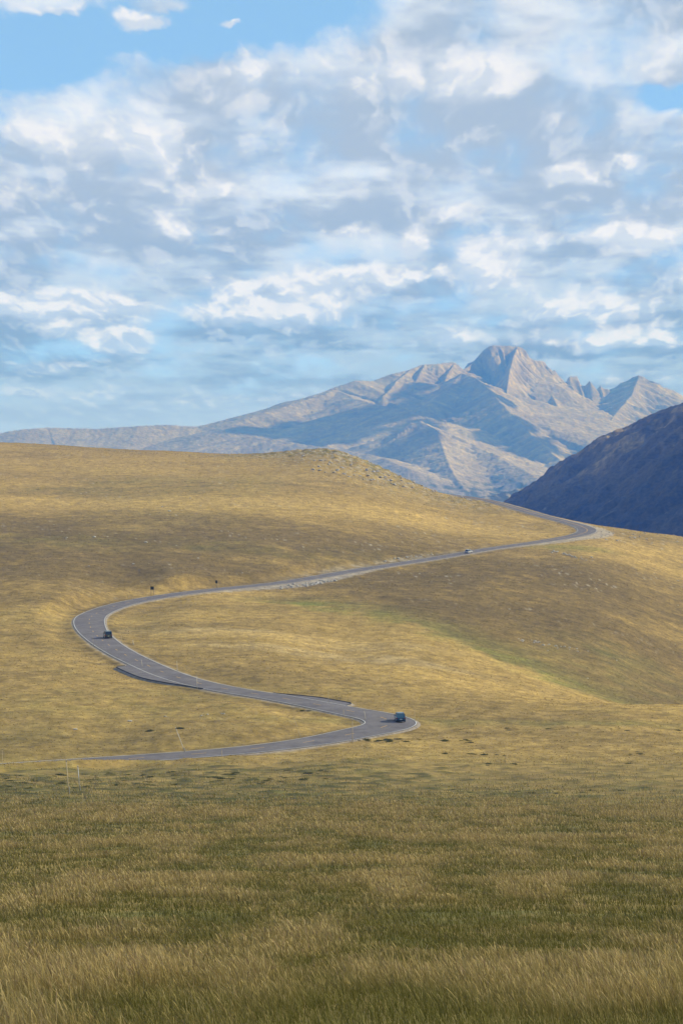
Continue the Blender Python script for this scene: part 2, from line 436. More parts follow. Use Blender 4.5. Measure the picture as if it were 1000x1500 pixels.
ditch = np.exp(-((GD - 6.4) / .9) ** 2) * (GD < 20) * np.clip(.5 + 2 * fbm(GX / 8, GY / 8, 3, 78), 0, 1)
GC = mix(GC, BRN * .5, ditch * .75 * (1 - vg))

verts = np.stack([GX, GY, GZ], -1).reshape(-1, 3)
faces = grid_faces(len(rad), len(angs), wrap=True)
faces = faces[:, ::-1]
cap = len(verts)
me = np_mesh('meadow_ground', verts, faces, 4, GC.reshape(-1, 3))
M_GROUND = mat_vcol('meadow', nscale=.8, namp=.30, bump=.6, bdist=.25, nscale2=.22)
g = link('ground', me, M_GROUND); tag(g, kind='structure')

# ------------------------------------------------------------------ road
def strip(name, i0, i1, offs, mats, zoff, parent=None, step=1):
    """ribbon along the centreline; offs = list of functions or numbers across"""
    ii = np.arange(i0, i1, step); V = []
    for o, dz in offs:
        ov = np.array([o(i) if callable(o) else o for i in ii], float)
        V.append(np.stack([cl[ii, 0] + nrm[ii, 0] * ov, cl[ii, 1] + nrm[ii, 1] * ov, cl[ii, 2] + zoff + dz], 1))
    V = np.stack(V, 1)
    m_ = np_mesh(name, V.reshape(-1, 3), grid_faces(len(ii), len(offs))[:, ::-1], 4)
    return m_

def asphalt():
    m, nt, b = new_mat('asphalt')
    N, L = nt.nodes, nt.links
    tc = N.new('ShaderNodeTexCoord')
    n1 = N.new('ShaderNodeTexNoise'); n1.inputs['Scale'].default_value = .25; n1.inputs['Detail'].default_value = 8; n1.inputs['Roughness'].default_value = .7
    L.new(tc.outputs['Object'], n1.inputs['Vector'])
    cr = N.new('ShaderNodeValToRGB'); L.new(n1.outputs['Fac'], cr.inputs[0])
    cr.color_ramp.elements[0].position = .3; cr.color_ramp.elements[0].color = (.120, .108, .112, 1)
    cr.color_ramp.elements[1].position = .7; cr.color_ramp.elements[1].color = (.225, .205, .200, 1)
    L.new(cr.outputs[0], b.inputs['Base Color']); b.inputs['Roughness'].default_value = .9
    b.inputs['Specular IOR Level'].default_value = .3
    return m
M_ASPH = asphalt()
M_WHITE = mat('white_road_paint', (.70, .68, .64), .6, noise=.12, scale=.8)
M_YELLOW = mat('yellow_road_paint', (.62, .36, .06), .6, noise=.15, scale=.8)
M_KERB = mat('dark_kerb', (.05, .047, .040), .9, noise=.3, scale=1.5)
M_GRAVEL = mat('gravel', (.30, .25, .19), .95, noise=.35, scale=1.2, bump=.5)

widen = np.zeros(NCL)
for (c, h, w) in ((idx_near(575, 1060, 397), 24, 1.4), (idx_near(131, 907, 612), 50, .9), (idx_near(860, 777, 1035), 50, 1.2)):
    widen += w * np.exp(-((np.arange(NCL) - c) * 1.5 / h) ** 2)
p1a, p1b = idx_near(322, 1008, 455), idx_near(213, 973, 500)
p2a, p2b = idx_near(482, 1035, 420), idx_near(368, 1016, 443)
def bay(i, a, b, w, e0=.12, e1=.12):
    t = (i - a) / (b - a)
    if t <= 0 or t >= 1: return 0.
    return w * float(sstep(0, e0, t) * (1 - sstep(1 - e1, 1, t)))
# travel runs away from the viewer: on this stretch the viewer's side is the left (-), the far side the right (+)
def lay1(i): return bay(i, p1a, p1b, 4.2, .55, .08)
def lay2(i): return bay(i, p2a, p2b, 3.4, .08, .55)
EW = 3.88
me = strip('road', 0, NCL, [(lambda i: -(EW + widen[i] + lay1(i)), -.06), (-2., -.0), (0., .03), (2., .0), (lambda i: EW + widen[i] + lay2(i), -.06)], None, 0.02)
road = link('road', me, M_ASPH); tag(road, kind='structure')
# gravel shoulders
for s in (-1, 1):
    me = strip('road_shoulder', 0, NCL, [(lambda i: s * (EW + widen[i] + (lay1(i) if s < 0 else lay2(i)) - .2), -.075), (lambda i: s * (EW + widen[i] + (lay1(i) if s < 0 else lay2(i)) + .35), -.12),
                                         (lambda i: s * (EW + widen[i] + (lay1(i) if s < 0 else lay2(i)) + 1.6), -.75)][::s], None, 0.0)
    o = link('road_shoulder', me, M_GRAVEL); tag(o, kind='structure')
# edge lines
def line_mesh(name, i0, i1, f, w, m, dz):
    me = strip(name, i0, i1, [(lambda i: f(i) - w / 2, 0), (lambda i: f(i) + w / 2, 0)], None, dz)
    o = link(name, me, m); tag(o, kind='structure'); return o
line_mesh('edge_line', 0, NCL, lambda i: -(3.75 + widen[i]), .17, M_WHITE, .024)
line_mesh('edge_line', 0, NCL, lambda i: (3.75 + widen[i]), .17, M_WHITE, .024)
# centre line: dashed on the near legs, double and solid beyond the far bend
V = []; Fc = []
IC = idx_near(780, 795, 958)
i = 3
while i < IC:
    L_ = 2 if i < IC else 6
    a, b = i, min(i + 2, NCL - 1)
    for (k, o1, o2) in ((a, -.10, .10), (b, .10, -.10)):
        for o in (o1, o2):
            V.append((cl[k, 0] + nrm[k, 0] * o, cl[k, 1] + nrm[k, 1] * o, cl[k, 2] + .058))
    n0 = len(V) - 4; Fc.append((n0, n0 + 1, n0 + 2, n0 + 3))
    i += 8
me = np_mesh('centre_line', np.array(V), np.array(Fc), 4); o = link('centre_line', me, M_YELLOW); tag(o, kind='structure')
for off in (-.17, .17):
    line_mesh('centre_line', IC, NCL, lambda i, off=off: off, .16, M_YELLOW, .058)
# dark kerb walls round the two lay-bys
for (lay, s, a, b) in ((lay1, -1, p1a, p1b), (lay2, 1, p2a, p2b)):
    a, b = min(a, b), max(a, b)
    f0 = lambda i: s * (EW + widen[i] + lay(i) + .02); f1 = lambda i: s * (EW + widen[i] + lay(i) + .16)
    prof = [(f0, -.3), (f0, .09), (f1, .10), (f1, -.6)]
    me = strip('kerb', a, b, prof if s > 0 else prof, None, .0)
    o = link('kerb', me, M_KERB); tag(o, kind='structure')

# ------------------------------------------------------------------ mountains
def ridge_field(x, y, ridges, base, warp=120., streak=False):
    wx = fbm(x / 1400, y / 1400, 4, 201) * warp; wy = fbm(x / 1400, y / 1400, 4, 211) * warp
    best = np.full(x.shape, float(base))
    tb = np.zeros(x.shape)
    x, y = x + 0., y + 0.
    for (line, s0, s1, hw, amp, frq, sd) in ridges:
        acc = 0.
        # nearest point on this ridge
        bd = np.full(x.shape, 1e9); bh = np.zeros(x.shape); bt = np.zeros(x.shape)
        for a, b in zip(line[:-1], line[1:]):
            ab = b[:2] - a[:2]; L = np.linalg.norm(ab)
            t = np.clip(((x - a[0]) * ab[0] + (y - a[1]) * ab[1]) / (L * L), 0, 1)
            d = np.hypot(x - a[0] - t * ab[0], y - a[1] - t * ab[1])
            m = d < bd
            bd = np.where(m, d, bd); bh = np.where(m, a[2] + (b[2] - a[2]) * t, bh); bt = np.where(m, acc + t * L, bt)
            acc += L
        e = bd + sstep(30, 500, bd) * (wx + wy) * .6
        e = np.maximum(e, 0)
        # steep near the crest, gentler further down
        drop = s1 * e + (s0 - s1) * hw * (1 - np.exp(-e / hw))
        ribs = (1 - 2 * np.abs(gnoise(bt / frq + .25 * fbm(x / 300, y / 300, 3, sd), bd / (frq * 5), sd)))
        ribs2 = (1 - 2 * np.abs(gnoise(bt / (frq * .37), bd / (frq * 1.6), sd + 5)))
        z = bh - drop + amp * (ribs * 1. + ribs2 * .45 - .8) * sstep(0, frq * .8, bd) * (.35 + .65 * np.exp(-bd / (hw * 3)))
        m = z > best
        st = fbm(bt / 55, bd / 420, 4, sd + 9)
        tb = np.where(m, st, tb); best = np.where(m, z, best)
    return (best, tb) if streak else best

def RL(*p): return np.array([P(a, b, c * 1000.) for a, b, c in p])
crest = RL((-500, 650, 15.2), (-120, 645, 15.2), (0, 634, 15.2), (30, 629, 15.2), (70, 626, 15.3), (140, 628, 15.3), (200, 624, 15.3), (240, 622, 15.4), (290, 625, 15.4), (350, 615, 15.4), (380, 606, 15.5), (420, 594, 15.7), (450, 584, 15.9),
           (490, 567, 16.1), (520, 557, 16.2), (545, 558, 16.3), (575, 547, 16.4), (600, 541, 16.5), (616, 534, 16.6), (640, 532, 16.6), (664, 530, 16.7), (672, 535, 16.7), (678, 541, 16.8), (690, 533, 16.9), (703, 518, 17.), (713, 508, 17.), (722, 505, 17.),
           (760, 507, 17.05), (768, 511, 17.05), (775, 523, 17.1), (782, 527, 17.1), (796, 529, 17.2), (802, 536, 17.2), (807, 547, 17.25), (812, 541, 17.3), (819, 551, 17.3), (828, 560, 17.35), (833, 551, 17.35), (845, 551, 17.4), (850, 563, 17.4),
           (856, 565, 17.4), (863, 557, 17.4), (868, 568, 17.45), (873, 571, 17.45), (879, 564, 17.45), (885, 570, 17.45), (889, 569, 17.45), (894, 572, 17.45), (902, 570, 17.45), (912, 562, 17.5), (926, 552, 17.5), (936, 549, 17.5), (952, 557, 17.5), (970, 564, 17.5),
           (985, 571, 17.5), (1000, 578, 17.5), (1100, 600, 17.5), (1400, 640, 17.5))
CI = 16
crest_w, crest = crest[:CI + 1], crest[CI:]
crest_l = RL((350, 618, 14.9), (390, 605, 15.1), (430, 592, 15.4), (475, 578, 15.7), (488, 571, 15.9))
front = RL((600, 541, 16.5), (580, 560, 16.1), (560, 583, 15.6))
lady = RL((676, 549, 16.2), (700, 560, 15.7), (720, 578, 15.2), (745, 604, 14.6), (775, 636, 14.0), (805, 664, 13.4), (835, 688, 13.0))
west = RL((676, 549, 16.2), (655, 572, 15.6), (625, 598, 15.1), (590, 618, 14.6), (540, 640, 14.0), (480, 652, 13.6))
hump = RL((585, 634, 13.6), (600, 622, 13.6), (618, 620, 13.5), (640, 634, 13.3), (650, 662, 12.8), (660, 690, 12.2), (680, 720, 11.6))
hump2 = RL((650, 634, 13.5), (690, 652, 13.3), (730, 672, 12.9), (770, 694, 12.3), (800, 712, 11.8))
shelf = RL((490, 571, 16.0), (520, 585, 15.4), (560, 597, 14.9), (600, 604, 14.6))
hump3 = RL((360, 640, 13.8), (430, 650, 13.4), (500, 660, 13.0), (560, 672, 12.6), (600, 690, 12.0))
meek = RL((936, 552, 17.5), (925, 580, 16.8), (900, 610, 16.1), (880, 636, 15.4), (860, 660, 14.8))
butt = RL((757, 508, 17.04), (752, 522, 16.8), (746, 545, 16.45), (742, 572, 16.1), (742, 592, 15.8))
butt2 = RL((799, 552, 17.05), (802, 562, 16.9), (810, 585, 16.4), (820, 605, 16.))
butt3 = RL((666, 531, 16.7), (655, 548, 16.45), (648, 566, 16.15))
butt4 = RL((622, 533, 16.6), (612, 552, 16.3), (604, 570, 15.95))
butt5 = RL((852, 585, 17.1), (852, 600, 16.8), (862, 615, 16.1), (872, 640, 15.5))
ridges = [(crest, 1.15, .30, 300., 95, 170., 301), (crest_w, .30, .20, 400., 5, 420., 305), (crest_l, .38, .22, 300., 16, 260., 311),
          (butt, 1.5, .45, 260., 50, 110., 391), (butt2, .7, .45, 220., 30, 110., 392), (butt3, .9, .35, 200., 45, 100., 393), (butt4, .8, .35, 200., 40, 100., 394), (butt5, .7, .35, 220., 45, 110., 395), (front, .8, .32, 250, 70, 180., 321), (lady, .55, .34, 400., 38, 190., 331), (west, .45, .30, 400., 25, 230., 341),
          (hump, .42, .28, 300., 30, 170., 351), (hump2, .24, .24, 300., 22, 160., 361), (shelf, .3, .25, 400, 25, 260., 371), (hump3, .25, .22, 400, 22, 220., 381), (meek, .6, .35, 300., 70, 200., 391)]
ma = np.arange(-R(15), R(15), R(.028)); mr_ = np.r_[np.linspace(9300, 12000, 110), np.linspace(12020, 16300, 270), np.linspace(16310, 17700, 170), np.linspace(17740, 18300, 12)]
MR, MA = np.meshgrid(mr_, ma, indexing='ij')
MX = MR * np.sin(MA); MY = MR * np.cos(MA)
def mountain_z(x, y):
    z, st = ridge_field(x, y, ridges, -640., streak=True)
    cd = np.minimum(seg_dist(x, y, crest), seg_dist(x, y, crest_w))
    rg_ = .25 + .75 * sstep(-.01, .05, x / np.maximum(y, 1))
    z = z + ridged(x / 520, y / 520, 5, 401, .5) * 17 * sstep(0, 400, cd) * (.4 + .6 * rg_) + ridged(x / 110, y / 110, 4, 411, .6) * 8 * sstep(40, 200, cd) * rg_ + fbm(x / 35, y / 35, 3, 415) * 6
    return z, st
MZ, MST = mountain_z(MX, MY)
def hit_mountain(px, py):
    D = np.linspace(10500, 18000, 900); x, y, z = ray(px, py); X = x / y * D
    t = mountain_z(X, D)[0]; k = np.where(z / y * D < t)[0]
    k = k[0] if len(k) else 700
    return np.array((X[k], D[k], t[k]))
gx = np.gradient(MZ, axis=1) / (MR * R(.028)); gy = np.gradient(MZ, axis=0) / np.maximum(np.gradient(MR, axis=0), 5)
slope = np.hypot(gx, gy)
rock = np.array((.315, .275, .295)); pale = np.array((.56, .505, .53)); tund = np.array((.39, .335, .33)); wood = np.array((.05, .06, .04))
m1 = fbm(MX / 400, MY / 400, 5, 421); m2 = fbm(MX / 90, MY / 90, 4, 431)
MC = np.broadcast_to(rock, MX.shape + (3,)).copy()
MC = mix(MC, pale, np.clip(.25 + 1.2 * m2 + .8 * m1 + .8 * MST, 0, 1) * .8)
MC = mix(MC, rock * .55, np.clip(-.15 - 1.0 * MST + 1.2 * m2, 0, 1) * .8)
MC = mix(MC, tund, np.clip(1 - slope * 2.2 + m1, 0, 1) * .6)
tl = sstep(-270, -380, MZ + 110 * m1 + 60 * m2)
MC = mix(MC, wood, np.clip(tl * (.55 + 2.5 * m2), 0, .92))
MC = mix(MC, wood * 1.3, np.clip(sstep(-240, -330, MZ + 60 * m1) * (m2 * 5 - .3), 0, .8))
me = np_mesh('far_mountain', np.stack([MX, MY, MZ], -1).reshape(-1, 3), grid_faces(*MX.shape)[:, ::-1], 4, MC.reshape(-1, 3))
M_MTN = mat_vcol('mountain_rock', nscale=.012, namp=.22, bump=.5, bdist=10., nscale2=.045)
o = link('mountain', me, M_MTN); tag(o, kind='structure')

# dark side of the valley on the right, and the wooded hill behind it
sl_ridge = RL((1500, 380, 3.2), (1200, 500, 3.65), (1080, 560, 3.85), (1000, 589, 4.0), (965, 601, 4.1), (940, 613, 4.18), (920, 627, 4.25), (905, 640, 4.32), (885, 652, 4.4), (860, 671, 4.5), (835, 688, 4.6), (810, 701, 4.72), (785, 716, 4.85), (760, 733, 5.0), (735, 752, 5.15), (680, 800, 5.5))
sa = np.arange(-R(1), R(24), R(.035)); sr_ = np.exp(np.linspace(math.log(2300), math.log(7000), 520))
SR, SA = np.meshgrid(sr_, sa, indexing='ij'); SX = SR * np.sin(SA); SY = SR * np.cos(SA)
SZ = ridge_field(SX, SY, [(sl_ridge, .66, .58, 500., 18, 90., 501)], -640., 40.)
sd = seg_dist(SX, SY, sl_ridge)
SZ = SZ + ridged(SX / 190, SY / 190, 6, 511, .55) * 25 * sstep(0, 120, sd) + fbm(SX / 30, SY / 30, 4, 521) * 5
s1 = fbm(SX / 120, SY / 120, 5, 531); s2 = fbm(SX / 22, SY / 22, 4, 541)
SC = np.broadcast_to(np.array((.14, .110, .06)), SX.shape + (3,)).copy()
SC = mix(SC, np.array((.38, .28, .13)), np.clip((1 - sstep(90, 330, sd)) * (.15 + 2.5 * s1 + 2.8 * s2), 0, 1) * .95)  # grazing sunlight below the ridge painted in as warm patches
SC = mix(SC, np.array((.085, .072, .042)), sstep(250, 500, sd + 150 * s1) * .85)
SC = mix(SC, np.array((.30, .26, .20)), np.clip(s2 * 5 - 2.0, 0, 1) * .6)
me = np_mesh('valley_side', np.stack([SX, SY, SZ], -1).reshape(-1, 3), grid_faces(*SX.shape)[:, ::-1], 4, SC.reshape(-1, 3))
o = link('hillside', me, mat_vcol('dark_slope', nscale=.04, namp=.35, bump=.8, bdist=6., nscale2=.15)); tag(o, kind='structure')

hl = RL((1100, 600, 9.6), (960, 640, 9.3), (880, 668, 9.0), (825, 693, 8.7), (790, 706, 8.5), (750, 718, 8.2), (710, 728, 8.0), (660, 745, 7.8))
ha = np.arange(-R(0), R(14), R(.04)); hr_ = np.linspace(7100, 9000, 160)
HR, HA = np.meshgrid(hr_, ha, indexing='ij'); HX = HR * np.sin(HA); HY = HR * np.cos(HA)
HZ = ridge_field(HX, HY, [(hl, .5, .4, 300., 20, 120., 601)], -640., 60.) + fbm(HX / 60, HY / 60, 4, 611) * 12
h2 = fbm(HX / 45, HY / 45, 4, 621)
HC = np.broadcast_to(np.array((.055, .065, .045)), HX.shape + (3,)).copy()
HC = mix(HC, np.array((.33, .30, .24)), np.clip(h2 * 3 - .2, 0, 1))
me = np_mesh('wooded_hill', np.stack([HX, HY, HZ], -1).reshape(-1, 3), grid_faces(*HX.shape)[:, ::-1], 4, HC.reshape(-1, 3))
o = link('wooded_hill', me, mat_vcol('wooded', nscale=.03, namp=.3, bump=.8, bdist=8.)); tag(o, kind='structure')

# ------------------------------------------------------------------ sun, sky
SUN_EL, SUN_AZ = R(29), R(84)                         # azimuth measured from the view direction towards the right
sdir = Vector((math.sin(SUN_AZ) * math.cos(SUN_EL), math.cos(SUN_AZ) * math.cos(SUN_EL), math.sin(SUN_EL)))
sl = bpy.data.lights.new('sun', 'SUN'); sl.energy = 4.6; sl.angle = R(.53); sl.color = (1., .965, .92)
so = bpy.data.objects.new('sun', sl); COL.objects.link(so); so.location = sdir * 500
so.rotation_euler = (-sdir).to_track_quat('-Z', 'Y').to_euler()

wd = bpy.data.worlds.new('World'); scene.world = wd; wd.use_nodes = True
nt = wd.node_tree; N, L = nt.nodes, nt.links
bg = N['Background']; BS = .15
bg.inputs['Strength'].default_value = BS
sky = N.new('ShaderNodeTexSky'); sky.sky_type = 'NISHITA'; sky.sun_disc = False
sky.sun_elevation = SUN_EL; sky.sun_rotation = SUN_AZ; sky.altitude = 3600; sky.air_density = 1.0; sky.dust_density = .6; sky.ozone_density = 1.2
def mth(op, a, b=None, c=None, clamp=False):
    n_ = N.new('ShaderNodeMath'); n_.operation = op; n_.use_clamp = clamp
    for k, v in enumerate((a, b, c)):
        if v is None: continue
        if isinstance(v, (int, float)): n_.inputs[k].default_value = v
        else: L.new(v, n_.inputs[k])
    return n_.outputs[0]
tc = N.new('ShaderNodeTexCoord'); sp = N.new('ShaderNodeSeparateXYZ'); L.new(tc.outputs['Generated'], sp.inputs[0])
X, Y, Z = sp.outputs
Yc = mth('MAXIMUM', mth('ABSOLUTE', Y), .22)
TU_ = mth('DIVIDE', X, Yc)                             # tangent of azimuth
TV_ = mth('MAXIMUM', mth('DIVIDE', Z, Yc), -.02)       # tangent of elevation
U = mth('MULTIPLY', TU_, F)                            # in thousandths of the frame width, from the centre
V_ = mth('MULTIPLY', TV_, F)
S = mth('ADD', V_, 150.)
SX_ = mth('ADD', mth('MULTIPLY', S, .42), 250.)
q1 = mth('DIVIDE', U, SX_)
q2 = mth('LOGARITHM', S, math.e)
def comb(a, b, c=0.):
    n_ = N.new('ShaderNodeCombineXYZ')
    for k, v in enumerate((a, b, c)):
        if isinstance(v, (int, float)): n_.inputs[k].default_value = v
        else: L.new(v, n_.inputs[k])
    return n_.outputs[0]
def noise(vec, scale, detail=6, rough=.55, dist=0., lac=2.):
    n_ = N.new('ShaderNodeTexNoise'); n_.noise_dimensions = '2D'
    n_.inputs['Scale'].default_value = scale; n_.inputs['Detail'].default_value = detail
    n_.inputs['Roughness'].default_value = rough; n_.inputs['Distortion'].default_value = dist; n_.inputs['Lacunarity'].default_value = lac
    L.new(vec, n_.inputs['Vector']); return n_.outputs['Fac']
def blob(u, v, rx, ry, w, wu, wv):
    """soft mound of cloud seated at a direction of the sky"""
    a = mth('MULTIPLY', mth('SUBTRACT', wu, u - 500.), 1. / rx)
    b = mth('MULTIPLY', mth('SUBTRACT', wv, 634. - v), 1. / ry)
    q = mth('ADD', mth('MULTIPLY', a, a), mth('MULTIPLY', b, b))
    return mth('MULTIPLY', mth('EXPONENT', mth('MULTIPLY', q, -1.)), w)
def add_all(l):
    o_ = l[0]
    for k in l[1:]: o_ = mth('ADD', o_, k)
    return o_
pv = comb(mth('MULTIPLY', q1, 1.05), mth('MULTIPLY', q2, 1.6))
wn = noise(pv, 2.2, 5, .6); wn2 = noise(comb(mth('ADD', q1, 7.3), mth('MULTIPLY', q2, 1.6)), 2.6, 5, .6)
k_ = mth('MULTIPLY', S, .24)
wu = mth('ADD', U, mth('MULTIPLY', mth('SUBTRACT', wn, .5), k_))
wv = mth('ADD', V_, mth('MULTIPLY', mth('SUBTRACT', wn2, .5), mth('MULTIPLY', S, .16)))
# veil of high grey-blue cloud and its gaps
gaps = [(60, 80, 165, 48, -1.15), (390, 28, 130, 40, -1.2), (985, 138, 55, 16, -.9), (330, 60, 120, 30, -.4), (30, 350, 160, 20, .1), (120, 512, 220, 16, -.12), (400, 530, 200, 14, -.10), (700, 470, 500, 14, -.05),
        (250, 20, 25, 10, .3)]
thick = [(640, 150, 260, 50, .45), (860, 290, 150, 45, .6), (740, 180, 160, 26, .75), (640, 235, 90, 35, .35), (250, 330, 330, 40, .35), (480, 200, 150, 45, .45), (880, 30, 160, 80, .2)]
veil = add_all([noise(pv, 3.4, 7, .55)] + [blob(*g_, wu, wv) for g_ in gaps])
shade0 = add_all([noise(comb(mth('MULTIPLY', q1, .8), mth('ADD', mth('MULTIPLY', q2, 3.0), 4.)), 2.6, 6, .55)] + [mth('MULTIPLY', blob(*t_, wu, wv), .55) for t_ in thick])
# bright cumulus heaps
heaps = [(95, 442, 120, 26, .55), (185, 497, 42, 14, .62), (100, 487, 35, 9, .4), (50, 537, 70, 11, .35), (350, 420, 45, 14, .42), (460, 420, 52, 24, .6), (400, 465, 90, 16, .55), (340, 447, 60, 12, .4), (600, 350, 30, 16, .62), (545, 410, 50, 16, .5),
         (632, 400, 45, 14, .45), (712, 400, 40, 16, .45), (822, 261, 42, 17, .75), (910, 231, 26, 9, .7), (690, 112, 85, 30, .45), (520, 85, 90, 55, .32), (210, 100, 70, 24, .40), (350, 110, 75, 40, .40), (190, 210, 200, 60, .40), (50, 285, 60, 14, .40), (300, 282, 80, 10, .4),
         (330, 40, 30, 10, .85), (215, 42, 42, 15, .8), (80, 24, 70, 9, .55), (155, 4, 40, 9, .7), (850, 105, 40, 35, .25), (960, 75, 60, 60, .25), (270, 330, 50, 14, .32), (900, 455, 60, 18, .42), (790, 455, 60, 18, .38), (850, 352, 60, 14, .35), (700, 360, 70, 22, .4), (970, 410, 40, 20, .35),
         (670, 312, 60, 12, .35), (860, 500, 90, 12, .35), (960, 495, 60, 16, .4), (660, 495, 40, 10, .35), (950, 350, 70, 22, .3), (30, 195, 50, 10, .35), (790, 190, 90, 14, .2), (490, 343, 30, 10, .3), (590, 600, 300, 14, .0), (300, 585, 260, 16, .15), (80, 600, 200, 20, .18), (950, 548, 80, 8, .25)]
def cum(dx, dy):
    a = mth('ADD', wu, dx) if dx is not None else wu
    b = mth('ADD', wv, dy) if dy is not None else wv
    ss = S
    vec = comb(mth('MULTIPLY', mth('DIVIDE', a, SX_), 1.0), mth('MULTIPLY', mth('LOGARITHM', mth('MAXIMUM', mth('ADD', b, 150.), 5.), math.e), 1.25))
    fine = noise(vec, 4.6, 7, .50, 0.)
    vo = N.new('ShaderNodeTexVoronoi'); vo.voronoi_dimensions = '2D'; vo.feature = 'SMOOTH_F1'; vo.normalize = True
    vo.inputs['Scale'].default_value = 9.; vo.inputs['Detail'].default_value = 2.5; vo.inputs['Roughness'].default_value = .55; vo.inputs['Smoothness'].default_value = .6
    L.new(vec, vo.inputs['Vector'])
    return mth('ADD', mth('MULTIPLY', fine, .62), mth('MULTIPLY', mth('SUBTRACT', 1.12, mth('MULTIPLY', vo.outputs['Distance'], 2.)), .34))
f0 = cum(None, None)
f1 = cum(mth('MULTIPLY', S, .022), mth('MULTIPLY', S, .034))
big = noise(comb(mth('ADD', mth('MULTIPLY', q1, 1.0), 3.7), mth('MULTIPLY', q2, 2.3)), 2.3, 5, .55, 0.)
heaps = [(a, b, c * (1.0 if b < 330 else 1.05), d * (1.0 if b < 330 else 1.15), w * (1.0 if b < 330 else 1.3)) for a, b, c, d, w in heaps]
hp = add_all([blob(*h_, wu, wv) for h_ in heaps])
topl = add_all([blob(h_[0] + h_[2] * .12, h_[1] - h_[3] * .45, h_[2], h_[3] * .8, h_[4], wu, wv) for h_ in heaps])
shade = mth('ADD', shade0, add_all([mth('MULTIPLY', blob(h_[0] - 8, h_[1] + h_[3] * 1.15, h_[2] * 1.1, h_[3] * .8, h_[4], wu, wv), .32) for h_ in heaps if h_[2] > 42]))
dens = add_all([mth('MULTIPLY', mth('SUBTRACT', f0, .5), mth('ADD', .3, mth('MULTIPLY', mth('MINIMUM', hp, .7), 2.6))), mth('MULTIPLY', hp, 1.25), mth('MULTIPLY', mth('SUBTRACT', veil, .5), .35), mth('MULTIPLY', mth('SUBTRACT', big, .5), .9)])
relief = mth('SUBTRACT', f0, f1)
# clouds bank up ahead; elsewhere the sky is mostly open
mrg = N.new('ShaderNodeMapRange'); mrg.interpolation_type = 'SMOOTHSTEP'
L.new(Y, mrg.inputs['Value']); mrg.inputs['From Min'].default_value = .2; mrg.inputs['From Max'].default_value = .85
ahead = mrg.outputs[0]
def ramp(v, a, b, smooth=True):
    m_ = N.new('ShaderNodeMapRange'); m_.interpolation_type = 'SMOOTHSTEP' if smooth else 'LINEAR'
    L.new(v, m_.inputs['Value']); m_.inputs['From Min'].default_value = a; m_.inputs['From Max'].default_value = b
    return m_.outputs[0]
def mixc(f, a, b):
    m_ = N.new('ShaderNodeMix'); m_.data_type = 'RGBA'; m_.clamp_factor = True
    if isinstance(f, (int, float)): m_.inputs['Factor'].default_value = f
    else: L.new(f, m_.inputs['Factor'])
    for nm, v in (('A', a), ('B', b)):
        s_ = [i_ for i_ in m_.inputs if i_.name == nm and i_.type == 'RGBA'][0]
        if isinstance(v, tuple): s_.default_value = (*v, 1)
        else: L.new(v, s_)
    return [o_ for o_ in m_.outputs if o_.type == 'RGBA'][0]
k = 1 / BS
AIR = (.46, .49, .49)
def c_(r, g_, b_):                                   # display colour -> radiance of the cloud
    f_ = lambda v: ((v / 255 + .055) / 1.055) ** 2.4 * k
    return (f_(r), f_(g_), f_(b_))
veilc = mth('MULTIPLY', ramp(veil, .05, .55), mth('ADD', mth('MULTIPLY', ahead, .85), .15))
blue = mixc(mth('MULTIPLY', ahead, .75), sky.outputs[0], c_(150, 203, 243))
light = mixc(ramp(V_, 60., 400.), c_(168, 197, 220), c_(224, 234, 243))
dark = mixc(ramp(V_, 60., 400.), c_(134, 170, 203), c_(172, 192, 213))
shf = mth('ADD', shade, mth('MULTIPLY', mth('SUBTRACT', .5, big), .5))
vc = mixc(ramp(shf, .38, .68), light, dark)
vc2 = mixc(mth('MULTIPLY', ramp(mth('ADD', f0, mth('MULTIPLY', relief, 1.2)), .44, .86), .42), vc, mixc(ramp(V_, 40., 330.), c_(190, 215, 236), c_(234, 238, 243)))
c1 = mixc(veilc, blue, vc2)
heapc = mth('MULTIPLY', ramp(dens, .04, .70), ahead)
lit = mixc(ramp(add_all([mth('MULTIPLY', relief, 2.3), mth('MULTIPLY', mth('SUBTRACT', topl, hp), .9), mth('MULTIPLY', dens, .35)]), -.12, .42), mixc(ramp(V_, 40., 330.), c_(172, 200, 226), c_(212, 222, 233)), mixc(ramp(V_, 60., 330.), c_(232, 235, 238), c_(242, 242, 243)))
c2 = mixc(mth('MULTIPLY', heapc, .92), c1, lit)
# pale air low over the horizon
low = mth('MULTIPLY', mth('SUBTRACT', 1., ramp(V_, 10., 120.)), .75)
c3 = mixc(mth('MULTIPLY', low, ahead), c2, c_(178, 204, 228))
# the sky as it stands above the haze layer: display colour with the air in front of it taken off
HAZE_D, HAZE_C, HT, HB = 1.35e-4, (.06, .235, 1.0), 800., 18900.
path = mth('DIVIDE', HT, mth('MAXIMUM', TV_, HT / HB))
chans = N.new('ShaderNodeSeparateColor'); L.new(c3, chans.inputs[0]); outc = N.new('ShaderNodeCombineColor')
for ch, (hc, J) in enumerate(zip(HAZE_C, AIR)):
    T = mth('EXPONENT', mth('MULTIPLY', path, -HAZE_D * hc))
    own = mth('SUBTRACT', chans.outputs[ch], mth('MULTIPLY', mth('SUBTRACT', 1., T), J * k))
    L.new(mth('MAXIMUM', mth('DIVIDE', own, T), .0), outc.inputs[ch])
mixd = mixc(ramp(Y, .0, .5), c3, outc.outputs[0])
L.new(mixd, bg.inputs['Color'])

